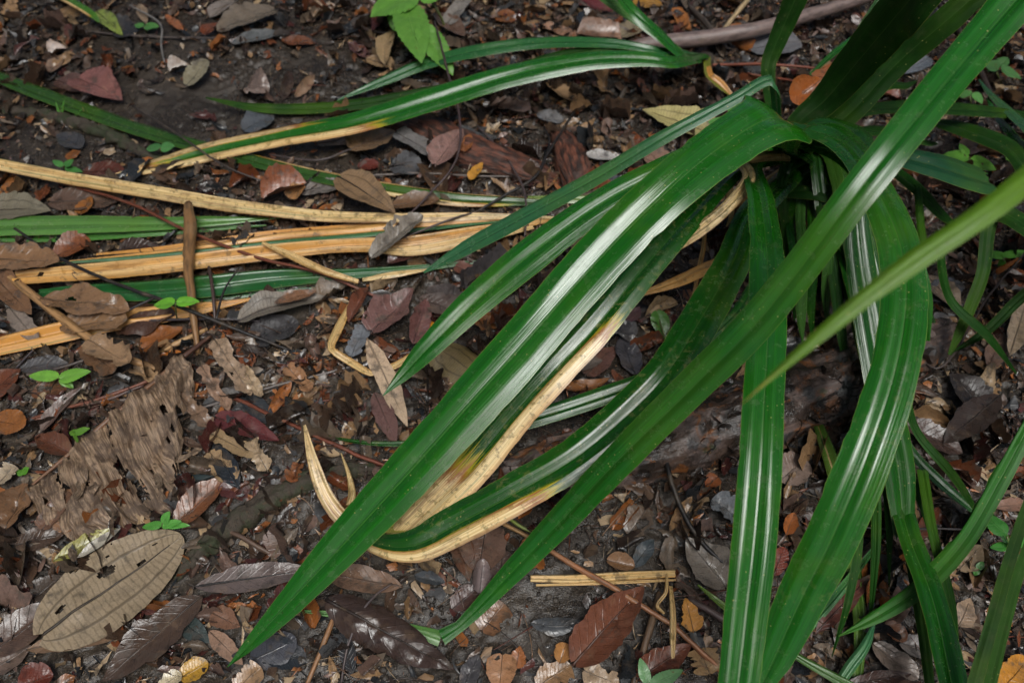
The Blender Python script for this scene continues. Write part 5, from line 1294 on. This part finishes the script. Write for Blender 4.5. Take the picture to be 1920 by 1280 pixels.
seedling([(1375, 240, 1.6, .0), (1372, 215, 1.6, .05), (1372, 195, 1.6, .08)], [((1370, 208), (1395, 168), 30, .09, .10), ((1365, 232), (1328, 226), 24, .08, .06), ((1372, 205), (1404, 180), 26, .09, .10)], 'light green seedling behind the fold of the broadest strap', (.12, .36, .08))
seedling([(1838, 330, 1.5, .0), (1820, 305, 1.5, .04), (1808, 290, 1.5, .05)], [((1815, 295), (1764, 293), 22, .05, .04), ((1822, 300), (1868, 318), 24, .05, .04), ((1812, 290), (1800, 268), 16, .05, .05), ((1890, 300), (1905, 275), 16, .03, .05)], 'fresh green seedling under the far end of the dark straight leaf', (.13, .34, .04))
seedling([(1880, 160, 1.5, .0), (1870, 140, 1.5, .04), (1868, 128, 1.5, .05)], [((1872, 128), (1845, 120), 24, .05, .05), ((1874, 122), (1890, 108), 22, .05, .06), ((1878, 128), (1916, 148), 16, .05, .03), ((1870, 138), (1848, 132), 16, .04, .03)], 'seedling with small rounded leaves at the upper right edge', (.11, .28, .08), serr=False)
seedling([(1822, 205, 1.5, .0), (1820, 190, 1.5, .03), (1818, 175, 1.5, .04)], [((1816, 180), (1800, 172), 20, .04, .04), ((1826, 175), (1842, 195), 16, .04, .03)], 'two leaved seedling between long leaves at the upper right', (.11, .30, .07), serr=False)
seedling([(1895, 505, 1.5, .0), (1885, 492, 1.5, .03), (1880, 484, 1.5, .04)], [((1882, 484), (1850, 470), 16, .04, .03), ((1882, 480), (1930, 470), 16, .04, .04), ((1884, 488), (1870, 498), 12, .035, .02)], 'low green seedling at the right border beside the dark vine', (.13, .38, .05), serr=False)
seedling([(1905, 1080, 1.8, .0), (1896, 1040, 1.8, .07), (1888, 1005, 1.8, .10)], [((1884, 1000), (1842, 962), 30, .10, .10), ((1884, 1008), (1896, 1018), 18, .10, .08), ((1890, 1024), (1856, 1026), 18, .09, .08), ((1905, 1020), (1930, 1010), 22, .09, .09), ((1888, 1050), (1896, 1108), 24, .08, .03)], 'leafy seedling with oval leaves in front of the thick dark stalks', (.06, .26, .04), serr=False)
seedling([(1835, 1075, 1.5, .0), (1836, 1068, 1.5, .02), (1836, 1062, 1.5, .025)], [((1834, 1066), (1844, 1052), 16, .025, .03), ((1834, 1068), (1826, 1078), 14, .025, .02)], 'tiny dark green seedling by the buff leaf', (.05, .19, .03), serr=False)
seedling([(122, 325, 1.5, .0), (120, 316, 1.5, .025), (120, 309, 1.5, .035)], [((117, 311), (98, 300), 12, .035, .04), ((122, 311), (138, 299), 12, .035, .04), ((123, 315), (155, 322), 12, .03, .02)], 'small green seedling above the brightest straw leaf', (.08, .28, .06), serr=False)
seedling([(306, 292, 1.5, .0), (302, 284, 1.5, .02), (300, 278, 1.5, .03)], [((298, 278), (274, 277), 16, .03, .025), ((302, 278), (328, 274), 18, .03, .03)], 'two leaved grey green seedling by the straw tipped leaf', (.08, .24, .07), serr=False)
seedling([(275, 62, 1.5, .0), (272, 54, 1.5, .015), (270, 50, 1.5, .02)], [((268, 50), (252, 46), 12, .02, .02), ((272, 50), (298, 50), 14, .02, .02)], 'dull green seedling in dark litter by the olive green leaf', (.07, .20, .05), serr=False)
seedling([(115, 225, 1.4, .0), (114, 215, 1.4, .01), (114, 205, 1.4, .02)], [((113, 220), (104, 190), 5, .01, .04), ((115, 218), (120, 186), 5, .01, .04), ((136, 222), (154, 205), 5, .01, .03)], 'thin grass like shoot under the slanting dull green leaf', (.08, .24, .03), serr=False, cat='shoot')
seedling([(40, 895, 1.4, .0), (41, 888, 1.4, .015), (42, 884, 1.4, .02)], [((42, 890), (32, 880), 14, .02, .02), ((43, 886), (54, 876), 12, .02, .025)], 'tiny seedling at the left edge by the torn palm leaf', (.12, .34, .03), serr=False)

# ------------------------------------------------------------------ the rest of the litter: leaves, one object each
def seg_dist(p, a, b):
    d = b - a; t = max(0.0, min(1.0, float(np.dot(p - a, d) / max(np.dot(d, d), 1e-9))))
    return float(np.linalg.norm(p - a - d * t))


random.seed(7)
TEMPL = []
for k, (sh, asp) in enumerate([('lance', .30), ('lance', .42), ('oval', .5), ('ovate', .5), ('obov', .46), ('drip', .42), ('ovate', .5), ('drip', .34), ('strip', .30), ('strip', .5), ('ovate', .62), ('lance', .36)]):
    rag = .6 if sh == 'strip' else (.5 if k % 3 == 0 else .28)
    x, y, z, uv = leaf_local(.10, .10 * asp, sh, 8, 16, [.10, .35, .18, .5][k % 4], [.15, -.35, .4, -.2][k % 4], [0, .25, .1, -.2, .4][k % 5], .10, [.0, .05, -.06][k % 3], 300 + k, rag)
    F = cut(grid_faces(17, 9), uv, None, .28 if k % 2 else .16, 50 + k)
    me = make_mesh('dead_leaf', np.stack([x, y, z], -1).reshape(-1, 3), F, M_DEAD, uv.reshape(-1, 2))
    r = np.stack([x, y, z], -1)[:15:2, 4] + [0, 0, .0006]
    path = np.vstack([r[0] - [.012, 0, .001], r])
    V, FF, uv2 = tube_arrays(path, np.linspace(.0011, .0004, len(path)), 4, 0, 1)
    TEMPL.append((me, make_mesh('midrib', V, FF, M_TWIG, uv2), sh, asp, k))

SHAPEW = {'lance': 'narrow', 'oval': 'oval', 'ovate': 'broad based', 'obov': 'spoon shaped', 'drip': 'pointed', 'strip': 'torn'}
COLW = [('dark brown', (.032, .020, .015), 5), ('brown', (.095, .055, .033), 6), ('grey brown', (.135, .10, .070), 4), ('blue black', (.022, .024, .026), 3), ('slate grey', (.065, .064, .064), 2), ('rust', (.17, .052, .02), 3), ('maroon', (.075, .022, .02), 2),
        ('tan', (.27, .165, .085), 3), ('mauve brown', (.15, .095, .075), 2), ('orange brown', (.26, .10, .03), 1.5), ('buff', (.33, .235, .14), 1)]
MARKS = [('the big grey tan leaf', 210, 1095), ('the torn palm leaf', 190, 830), ('the mossy root', 470, 985), ('the split straw strips', 1130, 1085), ('the large glossy red brown leaf', 1145, 1165), ('the big dark curled leaf', 740, 1190),
         ('the lilac brown leaf', 905, 1080), ('the rotting log', 1200, 860), ('the curved black stem', 1290, 960), ('the grey limp leaf', 1320, 1050), ('the pale pinkish straw leaf', 728, 720), ('the plum brown lobed leaf', 750, 590), ('the dark grey curled tubes', 915, 520),
         ('the golden ribbed leaf', 850, 675), ('the red rotten wood', 900, 285), ('the yellow ribbed leaf', 1270, 232), ('the grey purple branch', 1400, 60), ('the young pandanus', 1310, 135), ('the serrated bright leaves', 780, 60), ('the bronze leaf', 705, 252), ('the tan leaf with black ribs', 690, 370),
         ('the brightest straw leaf', 420, 384), ('the orange straw leaf', 260, 500), ('the peeled stick', 358, 520), ('the black forked twig', 430, 612), ('the grey pointed leaf', 535, 578), ('the maroon leaf', 465, 805), ('the dusky pink leaf', 190, 165), ('the olive green leaf', 205, 45), ('the large grey brown leaf', 460, 40),
         ('the mossy stick', 150, 235), ('the narrow dark leaf tip', 480, 200), ('the large dark brown leaf', 1820, 790), ('the thick dark stalks', 1860, 1190), ('the gnawed leaf', 1700, 1110), ('the grey oval leaf', 1680, 1240), ('the leafy seedling', 1885, 1020), ('the light serrated seedling', 1240, 1265), ('the slate blue oval leaf', 515, 1215),
         ('the crown of the big pandanus', 1490, 250), ('the dark straight leaf', 1780, 318), ('the tan grey leaf', 1905, 610), ('the toothed seedling', 112, 708), ('the round orange brown leaf', 135, 465), ('the notched leaf', 940, 1260), ('the bent pale leaf tip', 820, 1180), ('the hooked straw strip', 640, 650), ('the single toothed leaf', 1245, 610)]
traced = []
for o in list(COL.objects):
    if o.name.startswith('dead_leaf') and o.type == 'MESH':
        co = np.empty(len(o.data.vertices) * 3, np.float32); o.data.vertices.foreach_get('co', co)
        co = co.reshape(-1, 3) + np.array(o.location)
        traced.append((co[:, :2].mean(0), co[:, :2].max(0) - co[:, :2].min(0)))
LABELS = set(o.get('label') for o in COL.objects if o.get('label'))
WANT = 298 - len(traced)
placed, tries = [], 0
rng = np.random.RandomState(31)
cw = np.array([c[2] for c in COLW], float); cw /= cw.sum()
while len(placed) < WANT and tries < 9000:
    tries += 1
    x, y = rng.uniform(-1.4, 1.4), rng.uniform(.2, 2.05)
    z = float(H(x, y))
    px, py = proj((x, y, z))
    if not (-25 < px < 1945 and -20 < py < 1300): continue
    dens = float(fbm(np.array([x * 3 + 9]), np.array([y * 3]), 2, 91)[0]) + .5
    if px > 1150: dens += .12
    if py < 330 and px < 700: dens -= .28
    if 900 < px < 1090 and 1060 < py < 1230: dens -= .3
    if rng.rand() > dens: continue
    s = rng.choice([.45, .6, .8, 1.0, 1.2], p=[.22, .28, .26, .16, .08]) * rng.uniform(.9, 1.1)
    me, mr, sh, asp, k = TEMPL[rng.randint(len(TEMPL))]
    c = np.array([x, y])
    if any(abs(c[0] - t[0][0]) < .36 * t[1][0] + .03 * s and abs(c[1] - t[0][1]) < .36 * t[1][1] + .03 * s for t in traced): continue
    if any(np.hypot(*(c - q)) < .028 + .03 * s for q in placed): continue
    placed.append(c)
    yaw = rng.uniform(0, 2 * math.pi)
    cn, cc, _ = COLW[rng.choice(len(COLW), p=cw)]
    if sh == 'strip' and cn in ('blue black', 'maroon'): cn, cc = 'tan', (.27, .165, .085)
    rad = .05 * s
    ax = np.array([math.cos(yaw), math.sin(yaw)])
    za, zb = float(H(*(c - ax * rad))), float(H(*(c + ax * rad)))
    side = np.array([-ax[1], ax[0]])
    zl, zr = float(H(*(c - side * rad * .4))), float(H(*(c + side * rad * .4)))
    pitch = -math.atan2(zb - za, 2 * rad) + rng.uniform(-.12, .03)
    rolla = math.atan2(zr - zl, .8 * rad) + rng.uniform(-.3, .3)
    base = c - ax * rad
    o = link('dead_leaf', me, None, (base[0], base[1], za + .009 + .006 * rng.rand()), tuple(np.array(cc) * rng.uniform(.75, 1.3)))
    o.rotation_euler = (rolla, pitch, yaw)
    o.scale = (s, s * rng.uniform(.85, 1.2), s)
    size = 'small' if s < .65 else ('mid sized' if s < .95 else 'large')
    ds = sorted(MARKS, key=lambda m: math.hypot(px - m[1], py - m[2]))
    cands = [f'{size} {SHAPEW[sh]} {cn} leaf {rel} {ds[0][0]}' for rel in [('beyond' if py < ds[0][2] - 25 else ('in front of' if py > ds[0][2] + 25 else 'beside'))]]
    cands += [f'{size} {SHAPEW[sh]} {cn} leaf between {ds[0][0]} and {ds[1][0]}', f'{size} {SHAPEW[sh]} {cn} leaf between {ds[0][0]} and {ds[2][0]}', f'{size} {SHAPEW[sh]} {cn} leaf between {ds[1][0]} and {ds[2][0]}']
    cands = [' '.join(q.split()[:16]) if len(q.split()) <= 16 else None for q in cands]
    lab = next((q for q in cands if q and q not in LABELS), next(q for q in cands if q))
    LABELS.add(lab)
    tag(o, lab, 'leaf', 'dead leaves of the litter')
    if s > .55 and sh != 'strip':
        r = link('midrib', mr, o, (0, 0, 0), tuple(np.array(cc) * .5))

# ------------------------------------------------------------------ what nobody could count: small leaves, crumbs of leaf, crumbs of soil, fine roots
def scatter(n, seed, dens_scale=3.0, pad=40):
    r = np.random.RandomState(seed)
    x, y = r.uniform(-1.5, 1.5, n * 3), r.uniform(.15, 2.15, n * 3)
    z = H(x, y)
    d = (x[:, None] * RGT + y[:, None] * np.array([0, 1.0, 0]) + (z - CAM_H)[:, None] * np.array([0, 0, 1.0]))
    q = d @ FWD
    px, py = 960 + FPX * (d @ RGT) / q, 640 - FPX * (d @ UPV) / q
    dens = fbm(x * dens_scale + seed, y * dens_scale, 3, seed) * 1.6 + .55
    dens = dens - .36 * ((py < 340) & (px < 720)) - .3 * ((px > 900) & (px < 1100) & (py > 1060) & (py < 1240)) + .10 * (px > 1200) + .12 * ((px < 700) & (py > 560))
    ok = (px > -pad) & (px < 1920 + pad) & (py > -pad) & (py < 1280 + pad) & (r.rand(n * 3) < dens)
    x, y = x[ok][:n], y[ok][:n]
    keep = np.ones(len(x), bool)
    for A, B, W in TRACE:                                              # the big leaves lie on top
        d = B - A
        t = np.clip(((x - A[0]) * d[0] + (y - A[1]) * d[1]) / np.dot(d, d), .04, .96)
        keep &= np.hypot(x - A[0] - t * d[0], y - A[1] - t * d[1]) > W * .48 * np.sqrt(np.clip(4 * t * (1 - t), 0, 1))
    keep |= r.rand(len(x)) < .06
    return x[keep], y[keep], r


def pick_cols(r, n, pal, w):
    w = np.array(w, float); w /= w.sum()
    return np.array(pal)[r.choice(len(pal), n, p=w)] * r.uniform(.7, 1.3, (n, 1))


PAL = [(.026, .017, .013), (.062, .037, .024), (.115, .085, .060), (.016, .018, .020), (.055, .055, .056), (.13, .040, .016), (.060, .019, .016), (.21, .125, .062), (.12, .075, .058), (.24, .085, .024), (.30, .21, .12)]; PW = [7, 6, 4, 3, 2, 2.5, 2, 3, 2, 1.2, 1.4]
# small leaves
x, y, r = scatter(7500, 201)
n = len(x)
VV, FF, UU, CC = [], [], [], []
off = 0
cols = pick_cols(r, n, PAL, PW)
small = []
for k in range(18):
    sh = ['lance', 'oval', 'ovate', 'strip', 'drip', 'strip'][k % 6]
    a, b, c, uv = leaf_local(1.0, [.3, .5, .5, .45, .4, .25][k % 6], sh, 6, 10, [.1, .4, .2, .7][k % 4], [.25, -.45, .1, .9, -.2][k % 5], [.3, -.2, .5, 0][k % 4], .22, [.0, .1, -.12][k % 3], 400 + k, [.15, .4, .6][k % 3])
    small.append((np.stack([a - .5, b, c], -1).reshape(-1, 3), uv.reshape(-1, 2), cut(grid_faces(11, 7), uv, None, [.25, .1, .4][k % 3], 70 + k)))
for i in range(n):
    P, uv, gf = small[r.randint(18)]
    s = .014 + .058 * r.rand() ** 1.8
    ya, ti, ro = r.uniform(0, 6.28), r.normal(0, .25), r.normal(0, .4)
    Q = P * s
    Q = np.column_stack([Q[:, 0], Q[:, 1] * math.cos(ro) - Q[:, 2] * math.sin(ro), Q[:, 1] * math.sin(ro) + Q[:, 2] * math.cos(ro)])
    Q = np.column_stack([Q[:, 0] * math.cos(ti) + Q[:, 2] * math.sin(ti), Q[:, 1], -Q[:, 0] * math.sin(ti) + Q[:, 2] * math.cos(ti)])
    Q = np.column_stack([Q[:, 0] * math.cos(ya) - Q[:, 1] * math.sin(ya), Q[:, 0] * math.sin(ya) + Q[:, 1] * math.cos(ya), Q[:, 2]])
    VV.append(Q + [x[i], y[i], 0]); UU.append(uv); FF.append(gf + off); off += len(P)
    CC.append(np.repeat(cols[i:i + 1], len(P), 0))
VV = np.vstack(VV)
VV[:, 2] += H(VV[:, 0], VV[:, 1]) * 1.0 + .006 + np.repeat(r.uniform(-.004, .007, n), 77)
o = link('leaf_litter', make_mesh('leaf_litter', VV, np.vstack(FF), M_BITS, np.vstack(UU), color=np.vstack(CC)))
tag(o, 'small rotting leaves strewn over the soil', kind='stuff')

# crumbs of leaf
x, y, r = scatter(27000, 207, 4.0)
n = len(x)
s = .002 + .018 * r.rand(n) ** 3.0
ang = r.uniform(0, 6.28, n)
asp = np.where(r.rand(n) < .35, r.uniform(.06, .2, n), r.uniform(.25, .8, n))
cols = pick_cols(r, n, PAL + [(.26, .10, .035), (.33, .24, .15)], PW + [1.2, 1.4])
th = np.arange(6) * (2 * np.pi / 6)
rr = r.uniform(.2, 1.3, (n, 6))
lx = np.concatenate([np.zeros((n, 1)), np.cos(th)[None] * rr], 1) * s[:, None]
ly = np.concatenate([np.zeros((n, 1)), np.sin(th)[None] * rr], 1) * s[:, None] * asp[:, None]
lz = r.uniform(-.25, .5, (n, 7)) * s[:, None] * .6 + lx * r.normal(0, .3, (n, 1)) + ly * r.normal(0, .4, (n, 1))
X = x[:, None] + lx * np.cos(ang)[:, None] - ly * np.sin(ang)[:, None]
Y = y[:, None] + lx * np.sin(ang)[:, None] + ly * np.cos(ang)[:, None]
Z = H(X, Y) + .007 + lz + r.rand(n, 1) * .005
q = np.array([[0, k + 1, (k + 1) % 6 + 1] for k in range(6)])
F = (q[None] + (np.arange(n) * 7)[:, None, None]).reshape(-1, 3)
uv = np.stack([lx / s[:, None] * .15 + .25, ly / s[:, None] * .15 + .3], -1).reshape(-1, 2)
o = link('leaf_fragments', make_mesh('leaf_fragments', np.stack([X, Y, Z], -1).reshape(-1, 3), F, M_BITS, uv, color=np.repeat(cols, 7, 0)))
tag(o, 'crumbs of broken leaf mixed with the soil', kind='stuff')

# crumbs of soil
ico_v = []
ph = (1 + 5 ** .5) / 2
for a in (-1, 1):
    for b in (-ph, ph):
        ico_v += [(0, a, b), (a, b, 0), (b, 0, a)]
ico_v = unit(np.array(ico_v, float))
tri = []
for i in range(12):
    for j in range(i + 1, 12):
        for k in range(j + 1, 12):
            e = [np.linalg.norm(ico_v[i] - ico_v[j]), np.linalg.norm(ico_v[j] - ico_v[k]), np.linalg.norm(ico_v[i] - ico_v[k])]
            if max(e) < 1.1:
                nn = np.cross(ico_v[j] - ico_v[i], ico_v[k] - ico_v[i])
                tri.append((i, j, k) if np.dot(nn, ico_v[i]) > 0 else (i, k, j))
tri = np.array(tri)
x, y, r = scatter(24000, 213, 5.0)
n = len(x)
s = .0012 + .0045 * r.rand(n) ** 2.6
V = ico_v[None] * (1 + r.uniform(-.35, .35, (n, 12, 1))) * s[:, None, None] * r.uniform(.7, 1.3, (n, 1, 3))
V[..., 0] += x[:, None]; V[..., 1] += y[:, None]; V[..., 2] += (H(x, y) + clods(x, y) + s * .3)[:, None]
F = (tri[None] + (np.arange(n) * 12)[:, None, None]).reshape(-1, 3)
cols = pick_cols(r, n, [(.032, .025, .019), (.050, .040, .031), (.019, .015, .012), (.080, .066, .052)], [4, 4, 3, 1.0])
o = link('soil_crumbs', make_mesh('soil_crumbs', V.reshape(-1, 3), F, M_CRUMB, color=np.repeat(cols, 12, 0)))
tag(o, 'loose crumbs of dark soil', kind='stuff')

# fine roots and leaf stalks
x, y, r = scatter(4800, 219, 3.0)
VV, FF, UU, CC = [], [], [], []
off = 0
for i in range(len(x)):
    L = .012 + .11 * r.rand() ** 1.8; a = r.uniform(0, 6.28); k = r.normal(0, 14)
    t = np.linspace(0, L, 7)
    th = a + k * t * (1 + r.normal(0, .6) * t / L)
    X = x[i] + np.cumsum(np.cos(th)) * L / 6; Y = y[i] + np.cumsum(np.sin(th)) * L / 6
    Z = H(X, Y) + .007 + .012 * r.rand() * np.sin(np.linspace(0, 3.14, 7))
    V, F, uv = tube_arrays(np.stack([X, Y, Z], -1), np.linspace(1, .4, 7) * (.0004 + .0012 * r.rand() ** 2), 3, 0, 0)
    VV.append(V); FF += [[q + off for q in f] for f in F]; UU.append(uv); off += len(V)
    c = np.array([(.05, .035, .03), (.10, .06, .04), (.20, .12, .07), (.13, .04, .025), (.30, .22, .14)][r.choice(5, p=[.35, .25, .18, .14, .08])])
    CC.append(np.repeat(c[None], len(V), 0))
o = link('fine_roots', make_mesh('fine_roots', np.vstack(VV), FF, M_BITS, np.vstack(UU), color=np.vstack(CC)))
tag(o, 'fine roots and leaf stalks among the litter', kind='stuff')
